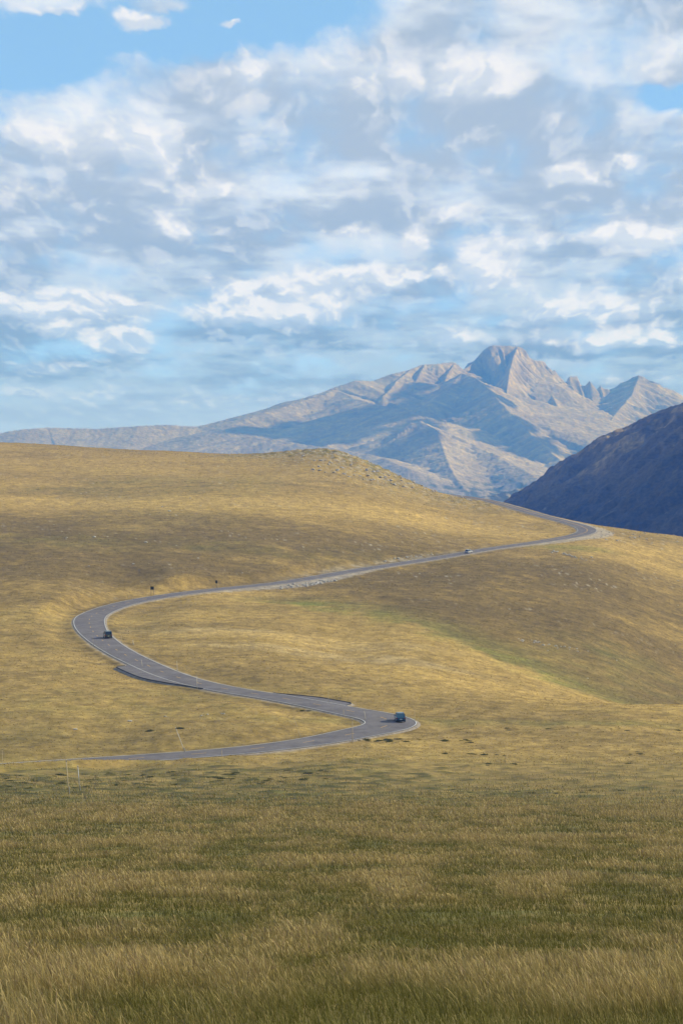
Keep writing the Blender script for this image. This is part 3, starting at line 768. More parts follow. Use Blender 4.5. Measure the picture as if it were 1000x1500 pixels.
# ------------------------------------------------------------------ haze
hv = [(a * HB, b * HB, c) for c in (-700., HT) for a, b in ((-1, -1), (1, -1), (1, 1), (-1, 1))]
hm_ = bpy.data.meshes.new('haze'); hm_.from_pydata(hv, [], [(3, 2, 1, 0), (4, 5, 6, 7), (0, 1, 5, 4), (1, 2, 6, 5), (2, 3, 7, 6), (3, 0, 4, 7)])
m = bpy.data.materials.new('haze'); m.use_nodes = True; nt = m.node_tree; nt.nodes.clear()
mo = nt.nodes.new('ShaderNodeOutputMaterial'); pvn = nt.nodes.new('ShaderNodeVolumePrincipled')
pvn.inputs['Color'].default_value = (*HAZE_C, 1); pvn.inputs['Absorption Color'].default_value = (1, 1, 1, 1)
pvn.inputs['Density'].default_value = HAZE_D; pvn.inputs['Anisotropy'].default_value = 0.0
nt.links.new(pvn.outputs[0], mo.inputs['Volume'])
hz = link('haze', hm_, m); tag(hz, 'pale blue haze filling the air between the meadow and the mountains', 'haze', kind='stuff')

# ------------------------------------------------------------------ clouds overhead (out of frame) that shade the slopes
def cloud_mesh(seed):
    bm = bmesh.new(); rg = random.Random(seed)
    for k in range(9):
        a = rg.random() * 6.28; q = rg.random() ** .5
        c = Vector((math.cos(a) * q * .68, math.sin(a) * q * .68, rg.uniform(-.05, .10)))
        s = rg.uniform(.28, .5) * (1.1 - .5 * q)
        r_ = bmesh.ops.create_icosphere(bm, subdivisions=3, radius=1)
        for v in r_['verts']:
            p = v.co.copy(); d = 1 + .22 * math.sin(5 * p.x + seed + k) * math.cos(6 * p.y - k) + .12 * math.sin(11 * p.z + 9 * p.x)
            v.co = Vector((p.x * s * d, p.y * s * d, p.z * s * d * .42)) + c
    me = bpy.data.meshes.new('cloud'); bm.to_mesh(me); bm.free()
    for p in me.polygons: p.use_smooth = True
    return me
M_CLOUD = mat('cloud_white', (.85, .86, .88), 1., spec=0.)
def shade_cloud(px, py, hx, hy, seed, alt=3000.):
    c = hit_mountain(px, py); a = hit_mountain(px, py - hy); b = hit_mountain(px, py + hy)
    ry = min(max(abs(a[1] - b[1]) / 2, 380.), 1000.); rx_ = hx * c[1] / F
    t = (alt - c[2]) / sdir.z
    o = link('cloud', cloud_mesh(seed), M_CLOUD); o.location = c + np.array(sdir) * t
    o.rotation_euler = (0, 0, math.atan2(0, 1)); o.scale = (rx_, ry, min(rx_, ry) * .6)
    tag(o, kind='structure')
for k_i, tg in enumerate([(420, 632, 110, 10), (510, 624, 120, 16), (590, 610, 110, 20), (640, 592, 90, 24), (672, 570, 55, 26), (705, 600, 75, 30), (750, 626, 65, 28), (800, 652, 55, 22), (845, 670, 35, 14), (575, 662, 45, 8), (600, 575, 30, 10)]):
    shade_cloud(*tg, 31 + k_i)

# ------------------------------------------------------------------ foreground grass
def grass():
    zones = [(2.5, 14, 300, 1.0), (14, 22, 620, 1.0), (22, 32, 420, 1.15), (32, 50, 220, 1.6), (50, 80, 100, 2.4), (80, 130, 42, 3.6), (130, 220, 17, 5.5), (220, 345, 7, 7.5)]
    xs, ys, ws = [], [], []
    for (a, b, dn, w) in zones:
        A0 = .25
        area = A0 * (b * b - a * a)
        nn = int(area * dn)
        rr = np.sqrt(rng.uniform(a * a, b * b, nn)); aa = rng.uniform(-A0, A0, nn)
        xs.append(rr * np.sin(aa)); ys.append(rr * np.cos(aa)); ws.append(np.full(nn, w))
    x = np.concatenate(xs); y = np.concatenate(ys); w = np.concatenate(ws)
    cn = fbm(x / 1.2, y / 3.4, 4, 701); cn2 = fbm(x / 3.6, y / 11, 4, 711) + .6 * fbm(x / 14, y / 34, 3, 712); cn3 = fbm(x / .25, y / .25, 2, 721)
    keep = rng.random(x.size) < np.clip(.85 + .9 * cn2 + .5 * cn, .3, 1) * (1 - sstep(170, 335, np.hypot(x, y) + rng.normal(0, 22, x.size) + 70 * fbm(x / 25, y / 60, 3, 715)))
    x, y, w, cn, cn2, cn3 = x[keep], y[keep], w[keep], cn[keep], cn2[keep], cn3[keep]
    nb = x.size; r = np.hypot(x, y)
    clump = np.maximum(0, gnoise(x / 3.6, y / 3.6, 33) + .1) * sstep(205, 240, r) * (.35 + .65 * (1 - sstep(-10, 25, x)))
    z = terrain(x, y)
    seedy = rng.random(nb)
    tall = sstep(.0, .25, cn2 + .12 * cn) # patches of taller dry stems
    dry = np.clip(.23 + .05 * sstep(20, 45, r) + .17 * sstep(100, 230, r) + .10 * sstep(70, 250, r) + 1.6 * cn2 + .7 * cn + .22 * rng.standard_normal(nb) - 1.2 * clump, 0, 1)
    h = (.10 + .10 * rng.random(nb) + .15 * dry * rng.random(nb)) * (1 + .5 * cn) * (1 + .25 * tall)
    h = h * (1 + .35 * sstep(60, 200, r))
    lean = (.12 + .5 * rng.random(nb)) * h
    la = math.pi + rng.normal(0, 1.0, nb) + .5 * cn3                      # wind pushes the tops to the left
    lx = np.cos(la) * lean; ly = np.sin(la) * lean
    wd_ = w * (.0023 + .0018 * rng.random(nb)) * (.8 + .2 * sstep(20, 30, r)) * (1 + .15 * (r > 30))
    fa = rng.normal(0, .7, nb)                                            # blade faces the viewer more or less
    bx = np.cos(fa) * wd_; by = np.sin(fa) * wd_
    hd = (rng.random(nb) < .30 + .3 * dry)                                # seed heads
    z0 = z - .02
    P0 = np.stack([x - bx, y - by, z0], 1); P1 = np.stack([x + bx, y + by, z0], 1)
    mx = x + lx * .35; my = y + ly * .35; mz = z0 + h * .58
    P2 = np.stack([mx + bx * .8, my + by * .8, mz], 1); P3 = np.stack([mx - bx * .8, my - by * .8, mz], 1)
    tx = x + lx * .85; ty = y + ly * .85; tz = z0 + h * .90
    hw = np.where(hd, 1.35, .45)
    P4 = np.stack([tx + bx * hw, ty + by * hw, tz], 1); P5 = np.stack([tx - bx * hw, ty - by * hw, tz], 1)
    ex = x + lx * 1.1; ey = y + ly * 1.1; ez = z0 + h * 1.0
    P6 = np.stack([ex + bx * .1, ey, ez], 1); P7 = np.stack([ex - bx * .1, ey, ez], 1)
    V = np.stack([P0, P1, P2, P3, P4, P5, P6, P7], 1).reshape(-1, 3)
    b0 = (np.arange(nb) * 8)[:, None]
    Fq = np.concatenate([b0 + np.array([[0, 1, 2, 3]]), b0 + np.array([[3, 2, 4, 5]]), b0 + np.array([[5, 4, 6, 7]])], 0)
    g1 = np.array((.092, .094, .018)); g2 = np.array((.20, .182, .042)); s1 = np.array((.45, .330, .110)); s2 = np.array((.57, .44, .20)); rd = np.array((.26, .17, .10))
    t = rng.random(nb)
    green = mix(np.broadcast_to(g1, (nb, 3)), g2, t); straw = mix(np.broadcast_to(s1, (nb, 3)), s2, rng.random(nb))
    straw = mix(straw, rd, (rng.random(nb) < .22) * .8)
    base = mix(green, straw, dry * .75); tip = mix(green, straw, np.clip(dry * 1.1 + .25 * hd, 0, 1))
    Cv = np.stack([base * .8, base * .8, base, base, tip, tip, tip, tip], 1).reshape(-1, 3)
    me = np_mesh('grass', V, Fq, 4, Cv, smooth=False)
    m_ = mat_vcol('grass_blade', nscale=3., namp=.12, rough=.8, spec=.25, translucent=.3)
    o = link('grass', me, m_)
    tag(o, 'wind-bent olive and straw coloured grass covering the foreground slope', 'grass', kind='stuff')
    return nb
def tussocks():
    """low tussocks over the hills beyond"""
    xs, ys, ws = [], [], []
    for (a, b, dn, w) in [(330, 480, 2.6, .16), (480, 700, 1.3, .22), (700, 1000, .55, .30), (1000, 1650, .16, .42)]:
        nn = int(.22 * (b * b - a * a) * dn); rr = np.sqrt(rng.uniform(a * a, b * b, nn)); aa = rng.uniform(-.22, .22, nn)
        xs.append(rr * np.sin(aa)); ys.append(rr * np.cos(aa)); ws.append(np.full(nn, w))
    x = np.concatenate(xs); y = np.concatenate(ys); w = np.concatenate(ws)
    z, d, side, ix, rk = terrain(x, y, True)
    k = d > 6.2 + 2 * rng.random(x.size); x, y, z, w, d, rk = x[k], y[k], z[k], w[k], d[k], rk[k]; nn = x.size
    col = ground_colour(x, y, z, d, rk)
    sc = rng.random(nn); s = w * .6 * (.5 + 1. * sc ** 2)
    fa = rng.normal(0, .9, nn); bx = np.cos(fa) * s; by = np.sin(fa) * s; h = s * rng.uniform(.35, .8, nn)
    lx = -rng.uniform(0, .5, nn) * h
    V = np.stack([np.stack([x - bx, y - by, z - .05], 1), np.stack([x + bx, y + by, z - .05], 1), np.stack([x + bx * .5 + lx, y + by * .5, z + h], 1), np.stack([x - bx * .6 + lx, y - by * .6, z + h * .85], 1)], 1).reshape(-1, 3)
    col = np.clip(col * rng.uniform(.74, 1.34, nn)[:, None], 0, .8)
    pick = rng.random(nn); col = mix(col, GRN * .8, (pick < .12) * .6); col = mix(col, PAL, (pick > .93) * .5)
    me = np_mesh('tussock_grass', V, (np.arange(nn) * 4)[:, None] + np.arange(4)[None], 4, np.repeat(col, 4, 0), smooth=False)
    o = link('tussock_grass', me, mat_vcol('tussock', nscale=1.5, namp=.1, rough=.9, spec=.1, translucent=.5))
    tag(o, 'short golden tussock grass covering the hills on both sides of the road', 'grass', kind='stuff')
    return nn
print('tussocks', tussocks())
NB = grass()
print('grass blades', NB)

# ------------------------------------------------------------------ shrubs
def rx(v, l): return v[l]
M_SHRUB = mat_vcol('willow_leaf', nscale=6., namp=.3, rough=.8, spec=.2, translucent=.15)
def shrub_mesh(seed):
    rg = np.random.default_rng(seed); nn = 420
    th = rg.uniform(0, 2 * math.pi, nn); ph = np.arccos(rg.uniform(0, 1, nn)); rr = .65 + .4 * rg.random(nn) + .18 * np.sin(3 * th + seed)
    c = np.stack([np.cos(th) * np.sin(ph) * rr, np.sin(th) * np.sin(ph) * rr, np.cos(ph) * rr * .42], 1)
    a = rg.normal(size=(nn, 3)); a /= np.linalg.norm(a, axis=1)[:, None]; b = np.cross(a, rg.normal(size=(nn, 3))); b /= np.linalg.norm(b, axis=1)[:, None]
    s = rg.uniform(.05, .12, nn)[:, None]
    V = np.stack([c - a * s, c - b * s * .6, c + a * s, c + b * s * .6], 1).reshape(-1, 3)
    # a twiggy low dome under the leaves
    q = np.arange(12) * 2 * math.pi / 12; ring = []
    for zz, rr_ in ((-.06, .74), (.15, .66), (.28, .36)):
        ring.append(np.stack([np.cos(q) * rr_, np.sin(q) * rr_, np.full(12, zz)], 1))
    nv = len(V); V = np.concatenate([V] + ring); Fq = (np.arange(nn) * 4)[:, None] + np.arange(4)[None]
    Fq = np.concatenate([Fq, nv + grid_faces(3, 12, True)])
    C = np.concatenate([np.array((.10, .104, .030)) * (.6 + .9 * rg.random((nn * 4, 1)).repeat(1, 1)), np.tile(np.array((.035, .04, .015)), (36, 1))])
    return np_mesh('willow_shrub', V, Fq, 4, C, smooth=False)
sh_me = [shrub_mesh(k) for k in (3, 8, 14)]
for m_ in sh_me: m_.materials.append(M_SHRUB)
def put_shrub(px, py, s, label, group=None, sy=1.):
    p = ground(px, py)
    o = bpy.data.objects.new('willow_shrub', random.choice(sh_me)); COL.objects.link(o)
    o.location = p - np.array((0, 0, .04)); o.scale = (s, s * sy, s * .45); o.rotation_euler = (0, 0, random.random() * 6.28 if sy == 1 else 0)
    tag(o, label, 'shrub', group)
put_shrub(220, 1071, 1.0, 'dark low shrub in the pale meadow left of the tilted snow pole')
put_shrub(229, 1073, .4, 'tiny dark shrub just right of the larger one in the meadow')
put_shrub(264, 1067, .95, 'dark low shrub directly behind the top of the tilted snow pole')
put_shrub(349, 1052, .4, 'tiny dark shrub alone in the meadow near two pale stones')
for _ in range(12):
    put_shrub(random.uniform(425, 485), random.uniform(1034, 1042), random.uniform(.4, .8), 'dark shrub on the bank just below the second lay-by', 'shrubs on the bank below the lay-by')
for _ in range(26):
    put_shrub(random.uniform(505, 690), random.uniform(1083, 1088), random.uniform(.5, 1.0), 'low dark green mound of a shrub in the row in front of the hairpin bend', 'shrubs in the row before the hairpin')
for _ in range(90):
    px = random.uniform(-20, 480); put_shrub(px, random.uniform(1136, 1157) - px * .02, random.uniform(.35, .9), 'low dark green shrub on the near slope below the lowest leg of the road', 'shrubs on the near left slope')
for _ in range(40):
    put_shrub(random.uniform(640, 1010), random.choice((1105, 1068, 1122, 1160)) + random.uniform(-3, 3), random.uniform(.35, .8), 'low dark shrub in a loose row on the near right slope', 'shrubs on the near right slope')

# ------------------------------------------------------------------ rocks
M_ROCK = mat('granite', (.41, .38, .33), .9, noise=.25, scale=2., bump=.6)
M_ROCKD = mat('grey_gneiss', (.42, .38, .34), .95, noise=.3, scale=2., bump=.6)
def rock_mesh(seed, m_):
    bm = bmesh.new(); bmesh.ops.create_icosphere(bm, subdivisions=2, radius=1); rg = random.Random(seed)
    o1 = Vector([rg.uniform(-9, 9) for _ in range(3)])
    planes = [Vector([rg.gauss(0, 1) for _ in range(3)]).normalized() for _ in range(7)]
    for v in bm.verts:
        for pl in planes:
            d = v.co.dot(pl) - .72
            if d > 0: v.co -= pl * d * .9
        v.co *= 1 + rg.uniform(-.05, .05)
        v.co.z *= .7
    me = bpy.data.meshes.new('boulder'); bm.to_mesh(me); bm.free(); me.materials.append(m_)
    return me
RK = [rock_mesh(k, M_ROCK) for k in range(5)]; RKD = [rock_mesh(k + 20, M_ROCKD) for k in range(4)]
def put_rock(px, py, s, label, group=None, pool=RK, sx=1., loc=None):
    p = ground(px, py) if loc is None else loc
    o = bpy.data.objects.new('boulder', random.choice(pool)); COL.objects.link(o)
    o.location = p + np.array((0, 0, s * .15)); o.scale = (s * sx, s, s * random.uniform(.6, .9)); o.rotation_euler = (0, 0, random.random() * 6.28 if sx == 1 else random.uniform(-.2, .2))
    tag(o, label, 'rock', group)
put_rock(110, 1069, .36, 'pale boulder in the meadow, leftmost above the lowest leg of the road', sx=1.5)
put_rock(190, 1057, .44, 'brightest white boulder in the meadow inside the lowest bend', sx=1.4)
put_rock(242, 1050, .3, 'small pale stone right of the brightest white boulder', sx=1.3)
for a, b in ((295, 1049), (304, 1047), (325, 1046), (328, 1046)):
    put_rock(a, b, .3, 'small pale stone in the short row right of the meadow boulders', 'row of pale stones in the meadow')
for _ in range(60):      # built-out bank below the middle straight
    k_i = int(random.triangular(idx_near(378, 857, 735), idx_near(462, 846, 770), idx_near(432, 852, 760))); off = random.triangular(5.2, 14.5, 10.)
    x_, y_ = cl[k_i, 0] + nrm[k_i, 0] * off, cl[k_i, 1] + nrm[k_i, 1] * off
    put_rock(0, 0, random.uniform(.35, .85), 'pale rock in the heap banked up below the middle straight', 'rocks banked up below the middle straight', loc=np.array((x_, y_, float(terrain(np.array([x_]), np.array([y_]))[0]))))
for _ in range(20):      # cut above the road
    px = random.uniform(560, 640); put_rock(px, 823 - (px - 560) * .14 + random.uniform(-3, 1), random.uniform(.3, .7), 'pale stone in the cut just above the upper straight', 'stones in the cut above the upper straight')
put_rock(583, 818.5, .9, 'large white rock in the cut just above the upper straight')
for _ in range(24):
    px = random.uniform(805, 868); put_rock(px, 808 + (px - 805) * .2 + random.gauss(0, 1.7), random.uniform(.4, .9), 'grey-white rock in the band below the far bend', 'rock band below the far bend')
for _ in range(24):
    px = random.uniform(752, 862); put_rock(px, 936 + (px - 752) * .17 + random.gauss(0, 2.2), random.uniform(.25, .6), 'pale rock in the line along the side of the green gully', 'rocks along the gully')
for _ in range(96):
    px = random.uniform(440, 690); f = (px - 440) / 290;  put_rock(px, 667 + 66 * f ** 1.15 + random.uniform(0, 22) * (1 - .6 * f), random.uniform(.6, 1.5), 'grey rock on the stony brow of the hill', 'rocks on the stony brow', RKD)
for _ in range(18):
    put_rock(random.uniform(880, 1000), 782 + random.uniform(-2, 14), random.uniform(.3, .8), 'grey stone on the skyline knoll right of the far bend', 'stones on the right knoll', RKD)
for _ in range(14):
    put_rock(random.uniform(700, 1000), random.uniform(830, 1000), random.uniform(.2, .45), 'small pale stone lying on the shaded slope beyond the gully', 'stones scattered on the far right slope')
for _ in range(14):
    put_rock(random.uniform(0, 400), random.uniform(700, 840), random.uniform(.3, .6), 'small pale stone lying on the broad left hillside', 'stones scattered on the left hillside')
for a, b, t in ((138, 787, 'larger bluish white rock on the left hillside, left of its neighbour'), (214, 795, 'larger bluish white rock on the left hillside, above the signs'), (248, 749, 'white stone high on the left hillside')):
    put_rock(a, b, .9, t)
for _ in range(12):
    k_i = random.randint(IA - 34, IA + 34); off = random.uniform(5.6, 12)
    x_, y_ = cl[k_i, 0] + nrm[k_i, 0] * off, cl[k_i, 1] + nrm[k_i, 1] * off
    put_rock(0, 0, random.uniform(.3, .7), 'pale stone on the gravel bank outside the far bend', 'stones outside the far bend', loc=np.array((x_, y_, float(terrain(np.array([x_]), np.array([y_]))[0]))))

# ------------------------------------------------------------------ snow poles and signs
def bm_tube(bm, a, b, r0, r1, seg=8):
    a, b = Vector(a), Vector(b); d = (b - a); q = d.to_track_quat('Z', 'Y')
    ra = [bm.verts.new(a + q @ Vector((math.cos(t) * r0, math.sin(t) * r0, 0))) for t in [2 * math.pi * k / seg for k in range(seg)]]
    rb = [bm.verts.new(b + q @ Vector((math.cos(t) * r1, math.sin(t) * r1, 0))) for t in [2 * math.pi * k / seg for k in range(seg)]]
    for k in range(seg): bm.faces.new((ra[k], ra[(k + 1) % seg], rb[(k + 1) % seg], rb[k]))
    bm.faces.new(ra[::-1]); bm.faces.new(rb)
def bm_box(bm, c, s, bev=0.):
    r_ = bmesh.ops.create_cube(bm, size=1)
    for v in r_['verts']: v.co = Vector((v.co.x * s[0] + c[0], v.co.y * s[1] + c[1], v.co.z * s[2] + c[2]))
    if bev:
        ed = list({e for v in r_['verts'] for e in v.link_edges}); bmesh.ops.bevel(bm, geom=ed, offset=bev, segments=2, affect='EDGES')
def bm_obj(name, bm, m_, parent=None, smooth=False):
    bmesh.ops.recalc_face_normals(bm, faces=bm.faces)
    me = bpy.data.meshes.new(name); bm.to_mesh(me); bm.free()
    if smooth:
        for p in me.polygons: p.use_smooth = True
    return link(name, me, m_, parent)
M_WOOD = mat('weathered_wood', (.52, .42, .28), .8, noise=.2, scale=3.); M_PALEW = mat('bleached_wood', (.62, .55, .44), .8, noise=.2, scale=3.)
M_STEEL = mat('galvanised_steel', (.42, .44, .47), .5, metal=.6, noise=.1); M_BAND = mat('reflector_band', (.05, .05, .06), .5)
def snow_pole(px, py, top_px, top_py, label, r=.045, m_=None, group=None, D=None):
    b = ground(px, py) if D is None else np.array([*P(px, py, D)[:2], 0])
    if D is not None: b[2] = float(terrain(b[:1], b[1:2])[0])
    t = P(top_px, top_py, b[1]); v = t - P(px, py, b[1])
    root = empty('snow_pole', b)
    tag(root, label, 'pole', group)
    bm = bmesh.new(); v = Vector(v); bm_tube(bm, (0, 0, -.3), v, r * 1.1, r * .8); bm_obj('pole_shaft', bm, m_ or M_WOOD, root, True)
    bm = bmesh.new(); bm_tube(bm, v * .93, v * .96, r * 1.15, r * 1.15); bm_obj('reflector_band', bm, M_BAND, root)
    bm = bmesh.new(); bm_tube(bm, (r * 2.2, 0, -.3), (r * 2.2 + v.x * .22, v.y * .22, v.z * .22), r * .6, r * .6); bm_obj('ground_stake', bm, M_STEEL, root)
snow_pole(101, 1165, 97, 1113, 'nearest and tallest tan snow pole standing on the left of the near slope', .055, D=252)
snow_pole(117, 1158, 114, 1120, 'bluish grey snow pole just right of the nearest tan one', .05, M_STEEL, D=262)
snow_pole(4, 1128, 3, 1095, 'thin snow pole at the left edge of the frame', .035, D=338)
snow_pole(272, 1104, 257, 1067, 'pale snow pole leaning strongly to the left beside the lowest leg of the road', .065, M_PALEW, D=363)
snow_pole(325, 1110, 325, 1096, 'short faint snow pole on the camera side of the lowest leg of the road', .04, D=356)
snow_pole(441, 1084, 430, 1051, 'thin faint snow pole leaning left inside the lowest bend', .03, D=379)
snow_pole(516, 1080, 516, 1044, 'upright snow pole in front of the road just left of the hairpin', .05, D=373.5)
snow_pole(503, 1047, 503, 1035, 'short snow pole beside the road above the hairpin approach', .04, D=407)
snow_pole(536, 1053, 533, 1037, 'leaning pale snow pole close to the left of the blue car', .05, M_PALEW, D=402)
snow_pole(560, 1045, 560, 1032, 'faint thin snow pole behind the blue car', .035, D=418)
snow_pole(607, 1056, 607, 1035, 'thin snow pole outside the hairpin, right of the blue car', .035, D=400)
snow_pole(481, 1029, 481, 1007, 'thin snow pole at the right end of the far lay-by', .035, D=428)
snow_pole(289, 1009, 288, 989, 'pale snow pole at the outer edge of the left lay-by', .05, M_PALEW, D=454)
snow_pole(260, 985, 259, 967, 'thin snow pole beyond the road above the left lay-by', .045, M_PALEW, D=485)
snow_pole(209, 978, 207, 965, 'pale snow pole on the outer roadside at the left end of the lay-by', .05, M_PALEW, D=493)
snow_pole(218, 971, 217, 962, 'short snow pole on the inner side of the road, up from the lay-by', .04, D=509)
snow_pole(178, 948, 178, 934, 'faint snow pole just right of the black car', .04, D=547)
snow_pole(195, 949, 195, 942, 'short stout pale post in the grass right of the black car', .09, M_PALEW, D=546)
snow_pole(137, 943, 136, 929, 'faint snow pole on the outer side of the bend, left of the black car', .04, D=541)
snow_pole(188, 876, 188, 862, 'faint snow pole on the uphill side of the wide left bend', .045, D=689)
snow_pole(654, 822, 654, 812, 'faint snow pole beside the upper straight left of the silver car', .05, D=860)
M_SIGN = mat('sign_back', (.035, .04, .022), .7); M_POST = mat('sign_post', (.14, .12, .08), .8)
def road_sign(px, py, D, w, h, top, posts, label):
    b = P(px, py, D); b[2] = float(terrain(b[:1], b[1:2])[0])
    root = empty('road_sign', b, R(-12)); tag(root, label, 'sign')
    for dx in posts:
        bm = bmesh.new(); bm_box(bm, (dx, 0, top / 2 - .15), (.11, .11, top + .3)); bm_obj('post', bm, M_POST, root)
    bm = bmesh.new(); bm_box(bm, (0, -.085, top - h / 2 + .04), (w, .05, h), .02); bm_obj('sign_panel', bm, M_SIGN, root)
road_sign(223, 868.5, 699, 1.25, 1.15, 3.1, (-.42, .42), 'square dark sign on two posts above the wide left bend')
road_sign(317, 858.5, 726, .75, 1.1, 2.8, (0,), 'narrow dark sign on one post further along the middle straight')

# ------------------------------------------------------------------ cars
def car(name, label, col, loc, heading, pitch, Ln, Wd, Ht, boxy, glass=(.02, .03, .045), metal=.4):
    """a car with its wheels on z = 0, nose along +x"""
    root = empty(name, loc); root.rotation_euler = (0, -pitch, heading); tag(root, label, 'car')
    paint = mat('car_paint', col, .28, metal=metal, coat=.6, noise=.02); gl = mat('car_glass', glass, .06, spec=1.)
    dark = mat('black_trim', (.02, .02, .02), .6); tyre = mat('tyre_rubber', (.018, .018, .018), .85); rim = mat('alloy_rim', (.5, .5, .52), .3, metal=.9)
    red = mat('tail_lamp', (.35, .015, .01), .2); clear = mat('head_lamp', (.75, .77, .8), .1)
    h1 = Ht * .56; x0, x1 = -Ln / 2, Ln / 2; gc = .22
    wr = .36; wb = Ln * .29
    # lower body: side outline with wheel arches, extruded across
    def arch(cx): return [(cx + math.cos(a) * wr * 1.15, wr + math.sin(a) * wr * 1.15) for a in [math.pi - k * math.pi / 8 for k in range(9)]]
    ol = [(x0, gc + .12), (x0 + .05, gc)] + [p if p[1] > gc else (p[0], gc) for p in arch(-wb)] + [p if p[1] > gc else (p[0], gc) for p in arch(wb)] + [(x1 - .08, gc), (x1, gc + .2), (x1 - .03, h1 * .80), (x1 - .30, h1 * .90), (Ln * .20, h1), (x0 + .08, h1), (x0, h1 * .92)]
    bm = bmesh.new(); secs = []
    for yy, inset in ((-Wd / 2, .06), (-Wd / 2 + .07, 0), (Wd / 2 - .07, 0), (Wd / 2, .06)):
        secs.append([bm.verts.new((px_ * (1 - inset * .25), yy, pz_ - (inset * .6 if pz_ > h1 * .7 else 0))) for px_, pz_ in ol])
    nn = len(ol)
    for a, b in zip(secs[:-1], secs[1:]):
        for k in range(nn): bm.faces.new((a[k], a[(k + 1) % nn], b[(k + 1) % nn], b[k]))
    bm.faces.new(secs[0][::-1]); bm.faces.new(secs[-1]); bmesh.ops.triangulate(bm, faces=[f for f in bm.faces if len(f.verts) > 4])
    body = bm_obj('body', bm, paint, root)
    # greenhouse of glass, with roof and pillars in paint
    rb = x0 + (.12 if boxy else .25); rt = x0 + (.28 if boxy else .75); ft = Ln * (.08 if boxy else .04); fb = Ln * .21
    wi, wt = Wd / 2 - .07, Wd / 2 - (.16 if boxy else .24)
    bm = bmesh.new()
    lo = [bm.verts.new(v) for v in ((rb, -wi, h1 - .02), (fb, -wi, h1 - .02), (fb, wi, h1 - .02), (rb, wi, h1 - .02))]
    hi = [bm.verts.new(v) for v in ((rt, -wt, Ht - .07), (ft, -wt, Ht - .07), (ft, wt, Ht - .07), (rt, wt, Ht - .07))]
    bm.faces.new((lo[0], lo[3], hi[3], hi[0])); bm.faces.new((lo[0], hi[0], hi[1], lo[1])); bm.faces.new((lo[3], lo[2], hi[2], hi[3]))
    bm.faces.new(hi); bm.faces.new(lo[::-1]); bm.faces.new((lo[1], hi[1], hi[2], lo[2])); bm_obj('window_glass', bm, gl, root)
    bm = bmesh.new(); bm_box(bm, ((rt + ft) / 2, 0, Ht - .055), (ft - rt + .1, wt * 2 + .06, .09), .03); roof = bm_obj('roof', bm, paint, root)
    for k in (-1, 1):
        bm = bmesh.new(); bm_box(bm, ((rt + ft) / 2, k * wt * .8, Ht + .02), ((ft - rt) * .8, .05, .05), .01); bm_obj('roof_rail', bm, dark, root)
        bm = bmesh.new()
        for (a, b) in (((rb, k * wi, h1), (rt, k * wt, Ht - .06)), ((fb, k * wi, h1), (ft, k * wt, Ht - .06)), ((-.1, k * (wi + .005), h1), (-.08, k * (wt + .005), Ht - .06))): bm_tube(bm, a, b, .05, .045, 6)
        bm_obj('pillar', bm, paint, root)
        bm = bmesh.new(); bm_box(bm, (fb - .18, k * (Wd / 2 + .1), h1 + .10), (.12, .22, .15), .03); bm_obj('wing_mirror', bm, dark, root)
        bm = bmesh.new(); bm_box(bm, (x1 - .10, k * Wd * .35, h1 * .78), (.2, Wd * .2, .15), .03); bm_obj('headlight', bm, clear, root)
        bm = bmesh.new(); bm_box(bm, (x0 + .05, k * Wd * .41, h1 * .84), (.14, Wd * .12, .24), .02); bm_obj('tail_light', bm, red, root)
        for j, cx in enumerate((-wb, wb)):
            bm = bmesh.new(); yy = k * (Wd / 2 - .12); bm_tube(bm, (cx, yy - .11, wr), (cx, yy + .11, wr), wr, wr, 20); wh = bm_obj('wheel', bm, tyre, root)
            bm = bmesh.new(); bm_tube(bm, (cx, yy + k * .09, wr), (cx, yy + k * .125, wr), wr * .62, wr * .5, 16); bm_obj('rim', bm, rim, wh)
        bm = bmesh.new(); bm_box(bm, (0.05, k * (Wd / 2 - .005), h1 * .82), (.16, .03, .035), .006); bm_obj('door_handle', bm, dark, root)
    for xx in (x0 + .02, x1 - .02):
        bm = bmesh.new(); bm_box(bm, (xx, 0, gc + .17), (.14, Wd * .94, .20), .03); bm_obj('bumper', bm, dark, root)
    bm = bmesh.new(); bm_box(bm, (x1 - .015, 0, h1 * .62), (.05, Wd * .45, .16), .01); bm_obj('grille', bm, dark, root)
    bm = bmesh.new(); bm_box(bm, (x0 - .015, 0, h1 * .66), (.02, .48, .13)); bm_obj('number_plate', bm, clear, root)
    return root
def on_road(px, py, D, off, rev=False):
    i_ = idx_near(px, py, D); x_ = cl[i_, 0] + nrm[i_, 0] * off; y_ = cl[i_, 1] + nrm[i_, 1] * off
    h_ = math.atan2(tan[i_, 1], tan[i_, 0]); dz = (cl[min(i_ + 3, NCL - 1), 2] - cl[max(i_ - 3, 0), 2]) / 9.
    if rev: h_ += math.pi; dz = -dz
    return (x_, y_, cl[i_, 2] + .06), h_, math.atan(dz)
l_, h_, p_ = on_road(148, 936, 558, 2.2); car('boxy_car', 'boxy black off-road car climbing the wide left bend', (.045, .058, .018), l_, h_, p_, 4.6, 2.05, 2.05, True, (.008, .009, .012), .1)
l_, h_, p_ = on_road(574, 1056, 400, 2.0); car('estate_car', 'dark blue car rounding the near hairpin bend', (.03, .11, .18), l_, h_ - R(3), p_, 4.5, 1.95, 1.78, False, (.05, .12, .18))  # glass coloured blue to paint in the sky's reflection
l_, h_, p_ = on_road(679, 810, 890, 1.9); car('hatchback', 'silver hatchback driving along the upper straight', (.72, .74, .78), l_, h_, p_, 4.5, 1.85, 1.6, False)

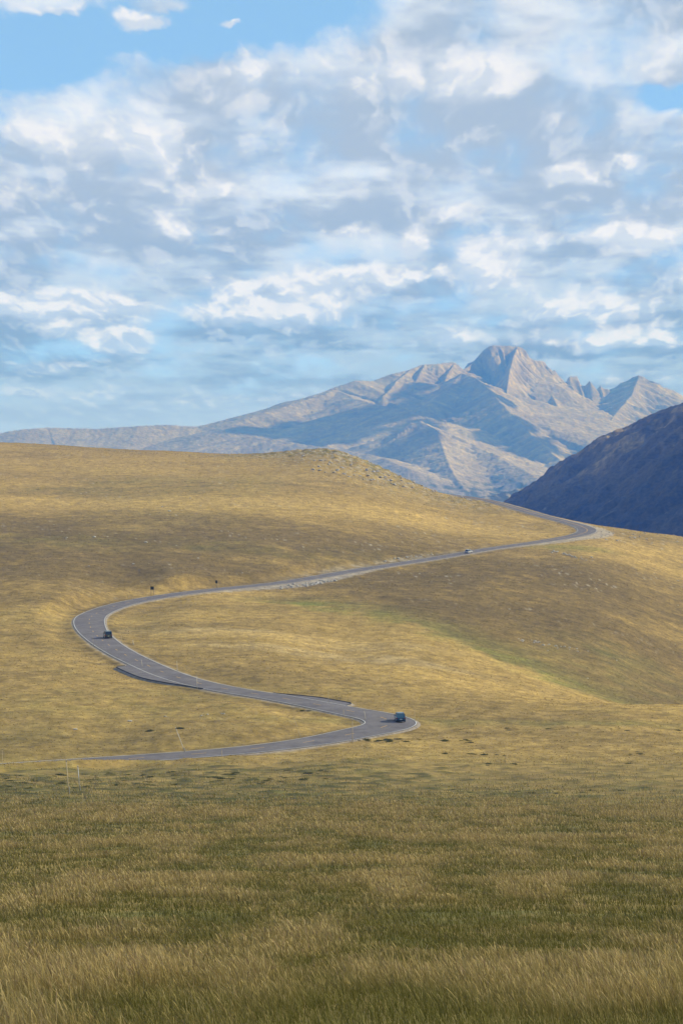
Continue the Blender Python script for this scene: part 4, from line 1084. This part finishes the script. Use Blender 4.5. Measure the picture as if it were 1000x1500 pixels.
# ------------------------------------------------------------------ render settings
vs = scene.view_settings
vs.view_transform = 'Standard'; vs.look = 'None'; vs.exposure = 0.0; vs.gamma = 1.0
scene.render.engine = 'CYCLES'
cy = scene.cycles
cy.use_denoising = True
cy.max_bounces = 6; cy.diffuse_bounces = 2; cy.glossy_bounces = 2; cy.volume_bounces = 0; cy.transparent_max_bounces = 8
print('verts', len(verts), 'road pts', NCL)
